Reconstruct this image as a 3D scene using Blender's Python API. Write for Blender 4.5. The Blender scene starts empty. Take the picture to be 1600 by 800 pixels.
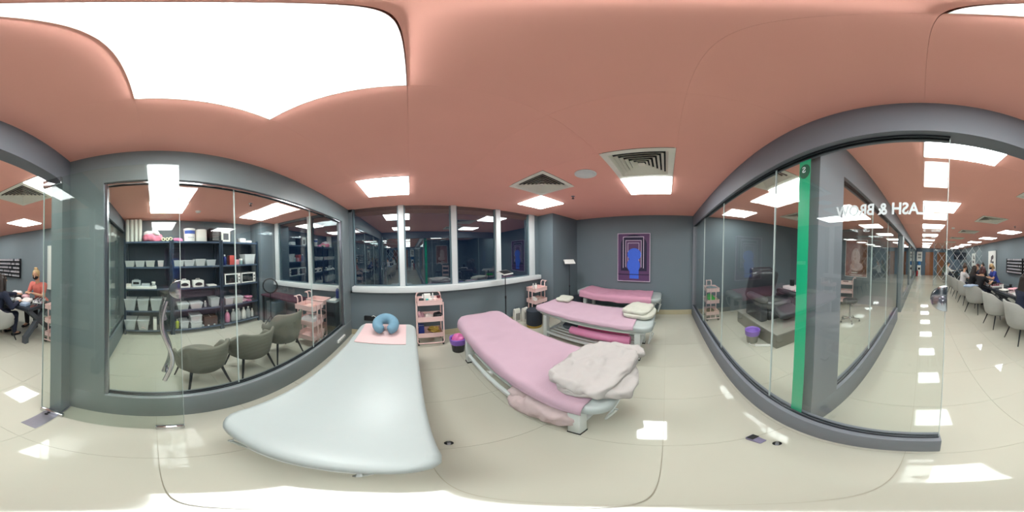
import bpy, bmesh, math, random
from mathutils import Vector, Matrix, noise
random.seed(7)
sc = bpy.context.scene
col = sc.collection
PI = math.pi
R = math.radians

# ------------------------------------------------------------------ camera, world, exposure
cam_d = bpy.data.cameras.new('camera')
cam_d.type = 'PANO'
cam_d.panorama_type = 'EQUIRECTANGULAR'
cam_d.clip_start = 0.02
cam = bpy.data.objects.new('camera', cam_d)
col.objects.link(cam)
_M = (Matrix.Rotation(R(144.20740983), 3, 'Z') @ Matrix.Rotation(R(0.87729368), 3, 'Y')
      @ Matrix.Rotation(R(-1.43740961), 3, 'X'))
_rx, _fw, _up = _M @ Vector((1, 0, 0)), _M @ Vector((0, 1, 0)), _M @ Vector((0, 0, 1))
_m4 = Matrix((_rx, _up, -_fw)).transposed().to_4x4()
_m4.translation = Vector((0, 0, 1.6336))
cam.matrix_world = _m4
sc.camera = cam

w = bpy.data.worlds.new('night_world')
sc.world = w
w.use_nodes = True
w.node_tree.nodes['Background'].inputs['Color'].default_value = (0.012, 0.02, 0.05, 1)
w.node_tree.nodes['Background'].inputs['Strength'].default_value = 0.6

PANEL = 14.0           # radiance of the ceiling panels
sc.view_settings.view_transform = 'Standard'
sc.view_settings.look = 'None'
sc.view_settings.gamma = 1
sc.view_settings.use_curve_mapping = False
sc.view_settings.exposure = 0.94
cy = sc.cycles
cy.use_denoising = True
cy.max_bounces = 14
cy.diffuse_bounces = 8
cy.glossy_bounces = 5
cy.transparent_max_bounces = 40
cy.transmission_bounces = 6
cy.sample_clamp_indirect = 20.0
cy.caustics_reflective = True
cy.caustics_refractive = False


# ------------------------------------------------------------------ materials
def lin(c):
    f = lambda v: v / 12.92 if v <= .04045 else ((v + .055) / 1.055) ** 2.4
    if isinstance(c, str):
        c = c.lstrip('#'); c = [int(c[i:i + 2], 16) / 255 for i in (0, 2, 4)]
    return tuple(f(v) for v in c) + (1,)


MATS = {}


def mat(name, c, rough=.5, metal=0., var=.06, scale=12., bump=0., bscale=60., spec=.5, coat=0., alpha=1., rand=0.):
    if name in MATS: return MATS[name]
    m = bpy.data.materials.new(name); m.use_nodes = True
    nt = m.node_tree; b = nt.nodes['Principled BSDF']
    c4 = lin(c) if isinstance(c, str) or max(c) <= 1 else c
    tc = nt.nodes.new('ShaderNodeTexCoord')
    nz = nt.nodes.new('ShaderNodeTexNoise'); nz.inputs['Scale'].default_value = scale; nz.inputs['Detail'].default_value = 4
    nt.links.new(tc.outputs['Object'], nz.inputs['Vector'])
    mx = nt.nodes.new('ShaderNodeMix'); mx.data_type = 'RGBA'
    mx.inputs['A'].default_value = tuple(v * (1 - var) for v in c4[:3]) + (1,)
    mx.inputs['B'].default_value = tuple(min(1, v * (1 + var)) for v in c4[:3]) + (1,)
    nt.links.new(nz.outputs['Fac'], mx.inputs['Factor'])
    out = mx.outputs['Result']
    if rand:
        oi = nt.nodes.new('ShaderNodeObjectInfo')
        mr = nt.nodes.new('ShaderNodeMapRange')
        mr.inputs['To Min'].default_value = 1 - rand; mr.inputs['To Max'].default_value = 1 + rand
        nt.links.new(oi.outputs['Random'], mr.inputs['Value'])
        vm = nt.nodes.new('ShaderNodeVectorMath'); vm.operation = 'SCALE'
        nt.links.new(out, vm.inputs[0]); nt.links.new(mr.outputs['Result'], vm.inputs['Scale'])
        out = vm.outputs['Vector']
    nt.links.new(out, b.inputs['Base Color'])
    b.inputs['Roughness'].default_value = rough
    b.inputs['Metallic'].default_value = metal
    b.inputs['Specular IOR Level'].default_value = spec
    b.inputs['Coat Weight'].default_value = coat
    b.inputs['Alpha'].default_value = alpha
    if bump:
        n2 = nt.nodes.new('ShaderNodeTexNoise'); n2.inputs['Scale'].default_value = bscale; n2.inputs['Detail'].default_value = 3
        nt.links.new(tc.outputs['Object'], n2.inputs['Vector'])
        bp = nt.nodes.new('ShaderNodeBump'); bp.inputs['Strength'].default_value = bump; bp.inputs['Distance'].default_value = .01
        nt.links.new(n2.outputs['Fac'], bp.inputs['Height']); nt.links.new(bp.outputs['Normal'], b.inputs['Normal'])
    MATS[name] = m
    return m


def glass(name, tint, r0, rough=0.0):
    """thin architectural glass: straight transmission plus Schlick reflection on each face"""
    m = bpy.data.materials.new(name); m.use_nodes = True
    nt = m.node_tree; nt.nodes.clear()
    N = nt.nodes.new; L = nt.links.new
    o = N('ShaderNodeOutputMaterial'); mix = N('ShaderNodeMixShader')
    tr = N('ShaderNodeBsdfTransparent'); tr.inputs['Color'].default_value = (*tint, 1)
    gl = N('ShaderNodeBsdfGlossy'); gl.inputs['Roughness'].default_value = rough
    ge = N('ShaderNodeNewGeometry')
    dt = N('ShaderNodeVectorMath'); dt.operation = 'DOT_PRODUCT'
    L(ge.outputs['Incoming'], dt.inputs[0]); L(ge.outputs['Normal'], dt.inputs[1])
    ab = N('ShaderNodeMath'); ab.operation = 'ABSOLUTE'; L(dt.outputs['Value'], ab.inputs[0])
    om = N('ShaderNodeMath'); om.operation = 'SUBTRACT'; om.inputs[0].default_value = 1; L(ab.outputs[0], om.inputs[1]); om.use_clamp = True
    pw = N('ShaderNodeMath'); pw.operation = 'POWER'; L(om.outputs[0], pw.inputs[0]); pw.inputs[1].default_value = 5
    ma = N('ShaderNodeMath'); ma.operation = 'MULTIPLY_ADD'; L(pw.outputs[0], ma.inputs[0]); ma.inputs[1].default_value = 1 - r0; ma.inputs[2].default_value = r0
    L(ma.outputs[0], mix.inputs['Fac']); L(tr.outputs[0], mix.inputs[1]); L(gl.outputs[0], mix.inputs[2]); L(mix.outputs[0], o.inputs['Surface'])
    MATS[name] = m
    return m


def emit(name, c, s):
    m = bpy.data.materials.new(name); m.use_nodes = True
    nt = m.node_tree; nt.nodes.clear()
    o = nt.nodes.new('ShaderNodeOutputMaterial'); e = nt.nodes.new('ShaderNodeEmission')
    e.inputs['Color'].default_value = (*c, 1); e.inputs['Strength'].default_value = s
    nt.links.new(e.outputs[0], o.inputs['Surface'])
    MATS[name] = m
    return m


CEIL = mat('ceiling_paint', '#fdb7a6', .75, var=.03, scale=2, rand=.012)
WALL = mat('wall_paint', '#69757c', .55, var=.03, scale=3)
HALLWALL = mat('hall_wall_paint', '#778389', .6, var=.03, scale=3)
BEAM = mat('beam_paint', '#72767e', .5, var=.03, scale=3)
FRAME = mat('frame_paint', '#767f82', .4, var=.03)
TILE = mat('floor_tile', '#bcbaac', .045, var=.035, scale=1.6, rand=.02)
GROUT = mat('floor_grout', '#a8a291', .6)
SKIRT = mat('skirting_tile', '#b5ac90', .3, var=.08, scale=8)
WHITE = mat('white_paint', '#e6e8e6', .35, var=.02)
WINWHITE = mat('window_frame_white', '#d0d4d5', .4, var=.02)
PVC = mat('white_vinyl', '#a4acab', .38, var=.02, bump=.03, bscale=25)
METALWHITE = mat('white_metal', '#cfd5d3', .35, var=.02)
PINKSHEET = mat('pink_sheet', '#b296a4', .85, var=.04, scale=6, bump=.12, bscale=90)
PINKDEEP = mat('pink_towel', '#c690a6', .85, var=.04, scale=6, bump=.15, bscale=90)
PEACH = mat('pale_pink_pad', '#d0b2b2', .8, var=.03)
BLANKET = mat('beige_blanket', '#aea9a6', .92, var=.04, scale=9, bump=.25, bscale=22)
BLANKET2 = mat('mauve_blanket', '#bba8a8', .92, var=.05, scale=9, bump=.3, bscale=22)
CREAM = mat('cream_blanket', '#b8b8ac', .92, var=.04, scale=9, bump=.2, bscale=25)
BLUEFUR = mat('blue_plush', '#6a8ea2', .95, var=.1, scale=30, bump=.4, bscale=120)
PINKMETAL = mat('pink_metal', '#e8c6c2', .4, var=.02)
BLACK = mat('black_plastic', '#15161a', .4, var=.05)
RUBBER = mat('black_rubber', '#101012', .7, var=.05)
DARK = mat('dark_metal', '#24282e', .4, var=.05, metal=.3)
SHELFM = mat('shelf_metal', '#1d2c3d', .45, var=.05)
CHROME = mat('chrome', '#c9c9cc', .12, metal=1., var=.02)
STEEL = mat('brushed_steel', '#9a9ba6', .3, metal=1., var=.06, scale=40)
GOLD = mat('gold_metal', '#b79a55', .25, metal=1., var=.05)
NAVYVEL = mat('navy_velvet', '#2c333d', .8, var=.15, scale=20, bump=.1)
LEATHER = mat('black_leather', '#37383d', .32, var=.06, bump=.12, bscale=70)
GREYFAB = mat('grey_upholstery', '#a7a7a1', .85, var=.04, bump=.15, bscale=150)
TINTFAB = mat('glass_tint_upholstery', '#77766a', .7, var=.05, bump=.15, bscale=150)  # grey chair fabric, darkened in colour for the tint of the glass before it
TABLEDARK = mat('dark_table', '#33383f', .25, var=.05)
TABLELEG = mat('table_leg_grey', '#4c5157', .5, var=.04)
WOOD = mat('brown_door_wood', '#8a532b', .45, var=.2, scale=5)
CLEAR = mat('frosted_plastic', '#eef4f5', .2, var=.03, alpha=.38)
PLASTICW = mat('white_plastic', '#e9e9e4', .35, var=.02)
OFFWHITE = mat('paper_white', '#dedcd4', .7, var=.03)
GREEN = mat('green_film', '#10b887', .35, var=.06, scale=4)
GREENDARK = mat('dark_green_print', '#0d5c44', .5, var=.05)
PURPLEBAG = mat('purple_bag', '#8a63c4', .35, var=.1, bump=.3, bscale=30)
PINKBAG = mat('pink_bag', '#e879b4', .3, var=.15, scale=20, bump=.3, bscale=30, alpha=.9)
MAGENTA = mat('magenta_roll', '#ea93bd', .25, var=.08, bump=.15, bscale=40)
MAGENTA2 = mat('dark_magenta_roll', '#cc4f84', .3, var=.08)
NEON = mat('neon_green_plastic', '#2fd62b', .4, var=.05)
PURPLE = mat('picture_purple', '#5b3a63', .6, var=.12, scale=6)
DEEPNAVY = mat('picture_navy', '#1c1838', .6, var=.1)
PBLUE = mat('picture_blue', '#3f68d8', .7, var=.15, scale=40)
LILAC = mat('picture_lilac', '#d8c8de', .5, var=.04)
BROWNPINK = mat('poster_brown_pink', '#a87a72', .6, var=.12, scale=9)
BROWNDARK = mat('poster_brown', '#7d4f38', .6, var=.25, scale=30)
PALEPINK = mat('poster_pale', '#cbaaa2', .6, var=.15, scale=30)
GREYPLINTH = mat('plinth_grey', '#7d7a70', .5, var=.05)
TANBAG = mat('mustard_packets', '#a58b3f', .5, var=.3, scale=25, bump=.3, bscale=40)
SKIN = mat('skin', '#d3a385', .55, var=.05, scale=20)
NAVY = mat('navy_cloth', '#20263a', .85, var=.08)
CORAL = mat('coral_cloth', '#d9786c', .85, var=.05)
BLUECLOTH = mat('royal_blue_print_cloth', '#37479a', .85, var=.45, scale=45)
BLACKCLOTH = mat('black_cloth', '#1b1b20', .85, var=.08)
WHITECLOTH = mat('white_cloth', '#dcdadb', .85, var=.04)
DENIM = mat('pale_denim', '#9fb0c6', .9, var=.06)
HAIRDARK = mat('dark_brown_hair', '#2a211d', .45, var=.3, scale=40, bump=.3, bscale=90)
HAIRBROWN = mat('brown_hair', '#4a362a', .45, var=.3, scale=40, bump=.3, bscale=90)
HAIRBLOND = mat('blond_hair', '#b99a6c', .5, var=.3, scale=40, bump=.3, bscale=90)
HAIRRED = mat('auburn_hair', '#4a2424', .45, var=.3, scale=40, bump=.3, bscale=90)
GLASS_P = glass('partition_glass', (.965, .985, .975), .042)
GLASS_D = glass('door_glass', (.945, .975, .955), .035)
GLASS_W = glass('window_glass', (.5, .7, .75), .26)
SEAM = mat('glass_edge_glint', '#c3cfcc', .25, var=.02)  # pale tone paints in the light that polished glass edges catch
LAMP = emit('panel_light', (.95, 1, .985), PANEL)
LAMPH = emit('hall_panel_light', (.95, 1, .985), PANEL * .62)


# ------------------------------------------------------------------ mesh helpers
class MB:
    def __init__(s): s.v = []; s.f = []

    def add(s, vs, fs):
        o = len(s.v); s.v += [tuple(v) for v in vs]; s.f += [tuple(i + o for i in f) for f in fs]; return s

    def box(s, x0, x1, y0, y1, z0, z1, m=None):
        vs = [Vector((x, y, z)) for z in (z0, z1) for y in (y0, y1) for x in (x0, x1)]
        if m is not None: vs = [m @ v for v in vs]
        return s.add(vs, [(0, 2, 3, 1), (4, 5, 7, 6), (0, 1, 5, 4), (2, 6, 7, 3), (0, 4, 6, 2), (1, 3, 7, 5)])

    def bar(s, p0, p1, a, b=None, up=(0, 0, 1)):
        """rectangular bar a x b along p0-p1"""
        b = b or a; p0 = Vector(p0); p1 = Vector(p1); d = p1 - p0; L = d.length; d.normalize()
        u = Vector(up)
        if abs(d.dot(u)) > .98: u = Vector((1, 0, 0))
        x = d.cross(u).normalized(); y = x.cross(d).normalized()
        vs = [p + x * (sx * a / 2) + y * (sy * b / 2) for p in (p0, p1) for sy in (-1, 1) for sx in (-1, 1)]
        return s.add(vs, [(0, 2, 3, 1), (4, 5, 7, 6), (0, 1, 5, 4), (2, 6, 7, 3), (0, 4, 6, 2), (1, 3, 7, 5)])

    def cone(s, p0, p1, r0, r1=None, n=12):
        r1 = r0 if r1 is None else r1
        return s.tube([p0, p1], [r0, r1], n)

    def tube(s, path, r, n=8, closed=False):
        P = [Vector(p) for p in path]; k = len(P)
        rs = r if isinstance(r, (list, tuple)) else [r] * k
        vs = []; prev = None
        for i, p in enumerate(P):
            if closed: d = P[(i + 1) % k] - P[i - 1]
            else: d = P[min(i + 1, k - 1)] - P[max(i - 1, 0)]
            d.normalize()
            if prev is None:
                u = Vector((0, 0, 1)) if abs(d.z) < .9 else Vector((1, 0, 0))
            else: u = prev
            x = d.cross(u)
            if x.length < 1e-5: x = d.cross(Vector((0, 1, 0)))
            x.normalize(); y = x.cross(d).normalized(); prev = y
            vs += [p + (x * math.cos(2 * PI * j / n) + y * math.sin(2 * PI * j / n)) * rs[i] for j in range(n)]
        fs = []
        for i in range(k if closed else k - 1):
            a, b = i * n, ((i + 1) % k) * n
            fs += [(a + j, a + (j + 1) % n, b + (j + 1) % n, b + j) for j in range(n)]
        if not closed: fs += [tuple(range(n))[::-1], tuple(range((k - 1) * n, k * n))]
        return s.add(vs, fs)

    def lathe(s, prof, c=(0, 0, 0), n=24, sx=1, sy=1):
        c = Vector(c)
        vs = [c + Vector((r * sx * math.cos(2 * PI * j / n), r * sy * math.sin(2 * PI * j / n), z)) for r, z in prof for j in range(n)]
        fs = []
        for i in range(len(prof) - 1):
            fs += [(i * n + j, i * n + (j + 1) % n, (i + 1) * n + (j + 1) % n, (i + 1) * n + j) for j in range(n)]
        fs += [tuple(range(n))[::-1], tuple(range((len(prof) - 1) * n, len(prof) * n))]
        return s.add(vs, fs)

    def loft(s, rows, caps=True, closed=True):
        n = len(rows[0]); vs = [v for r in rows for v in r]; fs = []
        for i in range(len(rows) - 1):
            for j in range(n if closed else n - 1):
                fs.append((i * n + j, i * n + (j + 1) % n, (i + 1) * n + (j + 1) % n, (i + 1) * n + j))
        if caps: fs += [tuple(range(n))[::-1], tuple(range((len(rows) - 1) * n, len(rows) * n))]
        return s.add(vs, fs)

    def ball(s, c, r, n=12, m=8):
        r = (r, r, r) if not isinstance(r, (list, tuple)) else r
        c = Vector(c)
        rows = []
        for i in range(m + 1):
            a = PI * (i + .001 if i == 0 else (i - .001 if i == m else i)) / m
            rows.append([c + Vector((r[0] * math.sin(a) * math.cos(2 * PI * j / n), r[1] * math.sin(a) * math.sin(2 * PI * j / n), -r[2] * math.cos(a))) for j in range(n)])
        return s.loft(rows)

    def prism(s, poly, z0, z1, m=None):
        n = len(poly)
        vs = [Vector((x, y, z)) for z in (z0, z1) for x, y in poly]
        if m is not None: vs = [m @ v for v in vs]
        return s.add(vs, [tuple(range(n))[::-1], tuple(range(n, 2 * n))] + [(i, (i + 1) % n, n + (i + 1) % n, n + i) for i in range(n)])

    def wob(s, amp, sca, seed=0, zk=1.):
        o = Vector((seed * 7.3, seed * 3.1, seed * 1.7))
        out = []
        for v in s.v:
            p = Vector(v) * sca + o
            d = noise.noise_vector(p)
            out.append((v[0] + d.x * amp, v[1] + d.y * amp, v[2] + d.z * amp * zk))
        s.v = out; return s

    def ridge(s, amp, seed=0):
        """sharp cloth creases"""
        o = Vector((seed * 2.3, seed * 5.1, seed))
        xs = [v[0] for v in s.v]; ys = [v[1] for v in s.v]; zs = [v[2] for v in s.v]
        c = Vector(((min(xs) + max(xs)) / 2, (min(ys) + max(ys)) / 2, (min(zs) + max(zs)) / 2))
        out = []
        for v in s.v:
            p = Vector(v); q = Vector((p.x * 4.2, p.y * 8.0, p.z * 7)) + o
            q += noise.noise_vector(q * .7) * .8
            h = 1 - 2.2 * abs(noise.noise(q)); h2 = 1 - 2.2 * abs(noise.noise(q * 2.1 + Vector((9, 2, 4))))
            d = (p - c); d.z *= 2.0; d.normalize()
            out.append(tuple(p + d * amp * (h + .45 * h2)))
        s.v = out; return s

    def build(s, name, m, parent=None, smooth=False, bevel=0, loc=None, label=None):
        me = bpy.data.meshes.new(name); me.from_pydata([tuple(v) for v in s.v], [], s.f)
        bm = bmesh.new(); bm.from_mesh(me); bmesh.ops.recalc_face_normals(bm, faces=bm.faces)
        if bevel:
            es = [e for e in bm.edges if len(e.link_faces) == 2 and e.calc_face_angle(0) > .6]
            bmesh.ops.bevel(bm, geom=es, offset=bevel, segments=2, profile=.6, affect='EDGES', clamp_overlap=True)
        bm.to_mesh(me); bm.free()
        if smooth or bevel:
            me.polygons.foreach_set('use_smooth', [True] * len(me.polygons))
            if not (smooth == 2): me.set_sharp_from_angle(angle=R(45))
        me.materials.append(m)
        o = bpy.data.objects.new(name, me); col.objects.link(o)
        if parent: o.parent = parent
        if loc: o.location = loc
        if label: o['label'] = label
        return o


def tag(o, label=None, cat=None, group=None, kind=None):
    if label: o['label'] = label
    if cat: o['category'] = cat
    if group: o['group'] = group
    if kind: o['kind'] = kind
    return o


def thing(name, label, cat, loc=(0, 0, 0), rz=0, group=None):
    o = bpy.data.objects.new(name, None); col.objects.link(o)
    o.empty_display_size = .1
    o.location = loc; o.rotation_euler = (0, 0, rz)
    return tag(o, label, cat, group)


def struct(name, mb, m, parent=None, **k):
    o = mb.build(name, m, parent, **k)
    if not parent: o['kind'] = 'structure'
    return o


def dup(root, loc, rz=0, label=None, group=None):
    r = root.copy(); col.objects.link(r); r.location = loc; r.rotation_euler = (0, 0, rz)
    if label: r['label'] = label
    if group: r['group'] = group
    for ch in list(root.children):
        c = ch.copy(); col.objects.link(c); c.parent = r
        for g in list(ch.children):
            d = g.copy(); col.objects.link(d); d.parent = c
    return r


def bx(*a): return MB().box(*a)


def rrect(w_, h_, r, k=3, cx=0, cz=0):
    """rounded rectangle loop in (x,z)"""
    out = []
    for qx, qz, a0 in ((1, -1, -90), (1, 1, 0), (-1, 1, 90), (-1, -1, 180)):
        for i in range(k + 1):
            a = R(a0 + 90 * i / k)
            out.append((cx + qx * (w_ / 2 - r) + r * math.cos(a), cz + qz * (h_ / 2 - r) + r * math.sin(a)))
    return out


# ------------------------------------------------------------------ dimensions (metres, camera stands over the origin)
YE, YE2 = .654, .754          # front glass partition, room face / hall face
XL, XL2 = 1.15, 1.25          # storeroom glass partition
YW = -2.945                   # window wall
XP = -4.036                   # picture wall
XH = 3.66                     # far wall of the hall and storeroom
XC = -.565                    # corridor face of the treatment room beyond
YEND = 15.4
HC = 2.55
GX, GY, G = -.015, .065, .608
TX, TY, T = -.02, .005, .63

LIGHTS = [(0, -1), (0, -4), (-4, -1), (-4, -4), (4, -1), (4, -4), (-6, 2), (-3, 2), (-3, 5), (2, 1),
          (0, 1), (0, 4), (0, 7), (0, 10), (0, 13), (0, 16), (0, 19), (0, 22), (4, 4), (4, 7), (4, 10), (4, 13), (4, 16), (4, 19), (4, 22), (-4, 12), (-4, 18)]  # last two are lamps added for the dark far side room
DIFFS = [(-3, -3), (-3, -1), (-3, 1), (-5, 4), (2, 2), (2, 5), (2, 8), (2, 11), (2, 14)]

# floor
fl = struct('floor', bx(-4.2, 3.8, -3.05, YEND + .1, -.12, -.004), GROUT)
tile_mb = bx(0, T - .0025, 0, T - .0025, -.004, 0)
first = None
far = MB()
for i in range(-7, 6):
    for j in range(-5, 25):
        x, y = TX + i * T, TY + j * T
        if x > 3.8 or y > YEND: continue
        if j < 13:
            if first is None:
                first = tile_mb.build('tile', TILE, fl, loc=(x, y, 0))
            else:
                o = first.copy(); col.objects.link(o); o.location = (x, y, 0)
        else:
            far.box(x, x + T - .0025, y, y + T - .0025, -.004, 0)
far.build('far_tiles', TILE, fl)['kind'] = 'stuff'

# ceiling
ce = struct('ceiling', bx(-4.2, 3.8, -3.05, YEND + .1, HC + .03, HC + .15), CEIL)
used = set(LIGHTS) | set(DIFFS)
ct = bx(0, G - .0005, 0, G - .0005, HC, HC + .03)
first = None; farc = MB()
for i in range(-7, 7):
    for j in range(-6, 26):
        if (i, j) in used: continue
        x, y = GX + i * G, GY + j * G
        x1 = min(x + G - .0005, 3.8)
        if j < 12 and i < 6:
            if first is None:
                first = ct.build('ceiling_panel', CEIL, ce, loc=(x, y, 0))
            else:
                o = first.copy(); col.objects.link(o); o.location = (x, y, 0)
        elif x1 > x:
            farc.box(x, x1, y, y + G - .0005, HC, HC + .03)
farc.build('far_ceiling_panels', CEIL, ce)['kind'] = 'stuff'

# ceiling lights: white rim and glowing diffuser
LLAB = {(0, -1): 'large-looking square ceiling light right over the white treatment bed foot',
        (0, -4): 'square ceiling light above the head of the white bed near the window',
        (-4, -1): 'square ceiling light touching the big air diffuser nearest the front glass',
        (-4, -4): 'square ceiling light by the window corner next to the small-looking diffuser',
        (4, -1): 'square ceiling light in the storeroom nearest the plastic bin shelves',
        (4, -4): 'square ceiling light in the storeroom near its window',
        (-6, 2): 'square ceiling light in the leather chair room beside the far grey wall',
        (-3, 2): 'square ceiling light in the leather chair room behind the green strip',
        (-3, 5): 'square ceiling light seen through the corridor window above the stool',
        (2, 1): 'square hall ceiling light just outside the open glass door',
        (0, 1): 'square corridor ceiling light nearest the front glass, above the lettering'}


def make_light(lamp):
    t = thing('ceiling_light', 'x', 'light')
    m = MB(); g = G - .002; b_ = .012
    for a in ((0, g, 0, b_), (0, g, g - b_, g), (0, b_, b_, g - b_), (g - b_, g, b_, g - b_)):
        m.box(a[0], a[1], a[2], a[3], -.006, .03)
    m.build('rim', WHITE, t)
    bx(b_, g - b_, b_, g - b_, -.014, .02).build('diffuser', lamp, t)  # dropped below the ceiling so its glowing sides brighten the paint around it
    return t


protos = {}
nth = ['first', 'second', 'third', 'fourth', 'fifth', 'sixth', 'seventh', 'eighth']
for (i, j) in LIGHTS:
    loc = (GX + i * G + .002, GY + j * G + .002, HC)
    if (i, j) in LLAB: lab = LLAB[(i, j)]
    elif i == 0: lab = '%s square ceiling light of the corridor row counted from the glass front' % nth[(j - 1) // 3]
    elif i == 4: lab = '%s square ceiling light above the manicure tables counted from the near table' % nth[(j - 4) // 3]
    else: lab = 'added square ceiling light in the far side room, %s one' % ('nearer' if j == 12 else 'farther')
    hall = j > 0
    if protos.get(hall) is None:
        protos[hall] = l0 = make_light(LAMPH if hall else LAMP); l0.location = loc; l0['label'] = lab; l0['group'] = 'square ceiling lights'
    else: dup(protos[hall], loc, 0, lab)


# air diffusers with nested square louvres
def make_diff():
    t = thing('air_diffuser', 'x', 'vent')
    m = MB(); g = G - .004
    c = g / 2
    def ring(h0, h1, z0, z1):
        pts = []
        for h, z in ((h0, z0), (h1, z1), (h1, z1 + .003), (h0, z0 + .003)):
            pts.append([Vector((c + sx * h, c + sy * h, z)) for sx, sy in ((-1, -1), (1, -1), (1, 1), (-1, 1))])
        q = MB(); q.loft(pts + [pts[0]], caps=False); return q
    ring(g / 2, g / 2 - .055, -.006, -.006).build('rim', mat('diffuser_cream', '#f0ede0', .5, var=.02), t)
    hs = [.235, .197, .159, .121, .083, .05]
    for k, h in enumerate(hs):
        ring(h + .012, h - .012, -.004 , .022).build('louvre', MATS['diffuser_cream'], t)
    m.box(c - .03, c + .03, c - .03, c + .03, -.002, .004).build('centre_plate', MATS['diffuser_cream'], t)
    MB().box(.01, g - .01, .01, g - .01, .028, .03).build('dark_duct', RUBBER, t)
    return t


DLAB = {(-3, -3): 'square air diffuser with nested louvres nearest the window wall', (-3, -1): 'large-looking square air diffuser touching a ceiling light in front of the picture',
        (-3, 1): 'square air diffuser just behind the front glass in the leather chair room', (-5, 4): 'square air diffuser deep in the leather chair room',
        (2, 2): 'square air diffuser in the hall just outside the open glass door', (2, 5): 'second square air diffuser of the hall counted from the open door',
        (2, 8): 'third square air diffuser of the hall counted from the open door', (2, 11): 'fourth square air diffuser of the hall counted from the open door', (2, 14): 'fifth and farthest square air diffuser of the hall'}
d0 = None
for (i, j) in DIFFS:
    loc = (GX + i * G + .002, GY + j * G + .002, HC)
    if d0 is None:
        d0 = make_diff(); d0.location = loc; d0['label'] = DLAB[(i, j)]; d0['group'] = 'square air diffusers'
    else: dup(d0, loc, 0, DLAB[(i, j)])

# round speaker grille, sprinklers, smoke detectors
t = thing('ceiling_speaker', 'round pale grey speaker grille in the ceiling between the two diffusers', 'speaker', (-1.565, -.842, HC))
MB().lathe([(.105, 0), (.12, -.004), (.12, -.008), (.108, -.01), (.103, -.006)], n=32).build('rim', WHITE, t, smooth=True)
MB().lathe([(.103, -.003), (.06, -.005), (.0, -.006)], n=32).build('grille', mat('grille_grey', '#b9c1c1', .5), t, smooth=True)
def sprinkler(loc, lab):
    t = thing('sprinkler', lab, 'sprinkler', loc)
    MB().lathe([(.03, 0), (.03, -.004), (.012, -.008)], n=16).build('collar', STEEL, t)
    MB().cone((0, 0, -.006), (0, 0, -.04), .006, .006, 8).build('stem', DARK, t)
    MB().lathe([(.002, -.04), (.022, -.042), (.022, -.045), (.002, -.047)], n=12).build('deflector', DARK, t)
    return t
sprinkler((-2.2, -1.41, HC), 'small dark fire sprinkler under the salmon ceiling near the window corner')
sprinkler((2.15, -1.47, HC), 'small dark fire sprinkler under the storeroom ceiling')
sprinkler((2.35, 3.7, HC), 'small dark fire sprinkler under the hall ceiling by the table lights')
for loc, lab in (((2.87, -.81, HC), 'round white smoke detector on the storeroom ceiling'), ((.88, 4.7, HC), 'round white smoke detector on the corridor ceiling')):
    tt = thing('smoke_detector', lab, 'detector', loc)
    MB().lathe([(.05, 0), (.05, -.012), (.036, -.03), (.0, -.034)], n=20).build('housing', PLASTICW, tt, smooth=True)
    MB().lathe([(.006, -.03), (.006, -.038), (.0, -.038)], n=8).build('sensor', DARK, tt)

# ------------------------------------------------------------------ walls
# window wall: parapet, side piers, head
m = MB(); m.box(-2.95, 3.2, YW - .1, YW, 0, .945); m.box(1.075, 1.26, YW - .1, YW, .9, HC); m.box(-2.95, -2.80, YW - .1, YW, .9, HC)
m.box(1.06, 3.2, YW - .1, YW, 2.5, HC)
wall_win = struct('wall_window_side', m, WALL)
struct('wall_picture_side', bx(XP - .1, XP, YW - .1, 5.15, 0, HC), WALL)
struct('wall_column', bx(XP, -2.95, YW - .1, -2.46, 0, HC), WALL)
struct('wall_storeroom_column', bx(3.2, XH, YW - .1, -2.47, 0, HC), WALL)
m = MB(); m.box(XH, XH + .1, YW - .1, YE, 0, HC); struct('wall_storeroom_back', m, WALL)
struct('wall_hall_far', bx(XH, XH + .1, YE, YEND, 0, HC), HALLWALL)
struct('wall_hall_end', bx(-4.2, XH + .1, YEND, YEND + .1, 0, HC), mat('end_wall_paint', '#5d7386', .6, var=.03))
struct('wall_side_room_back', bx(XP - .1, XP, 5.15, YEND, 0, HC), WALL)
struct('wall_treatment_end', bx(XP, XC - .1, 5.05, 5.15, 0, HC), WALL)
# skirting
m = MB(); m.box(-2.95, 1.15, YW, YW + .012, 0, .115); m.box(-2.95, -2.938, -2.93, -2.448, 0, .115)
struct('baseboard_window_side', m, SKIRT)
m = MB(); m.box(XP + .0, -2.938, -2.46, -2.448, 0, .12); struct('baseboard_column', m, SKIRT)
struct('baseboard_picture_side', bx(XP, XP + .012, -2.448, YE, 0, .13), SKIRT)
struct('baseboard_storeroom', bx(XH - .012, XH, -2.46, YE, 0, .1), SKIRT)

# front glass partition: beam, kerb, jamb pier
m = MB(); m.box(XP, XH, YE, YE2, 2.283, HC); struct('wall_front_beam', m, BEAM)
m = MB(); m.box(XP, .115, YE, YE2, 0, .262); struct('wall_front_kerb', m, BEAM, bevel=.008)
m = MB(); m.box(1.03, 1.32, YE, YE2, 0, 2.283); struct('wall_front_jamb', m, FRAME)
m = MB(); m.box(XP, -3.985, YE, YE2, .262, 2.283); struct('wall_front_side_post', m, BEAM)
m = MB(); m.box(1.32, XH, YE, YE2, 0, .34); struct('wall_front_storeroom_kerb', m, FRAME)


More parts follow.
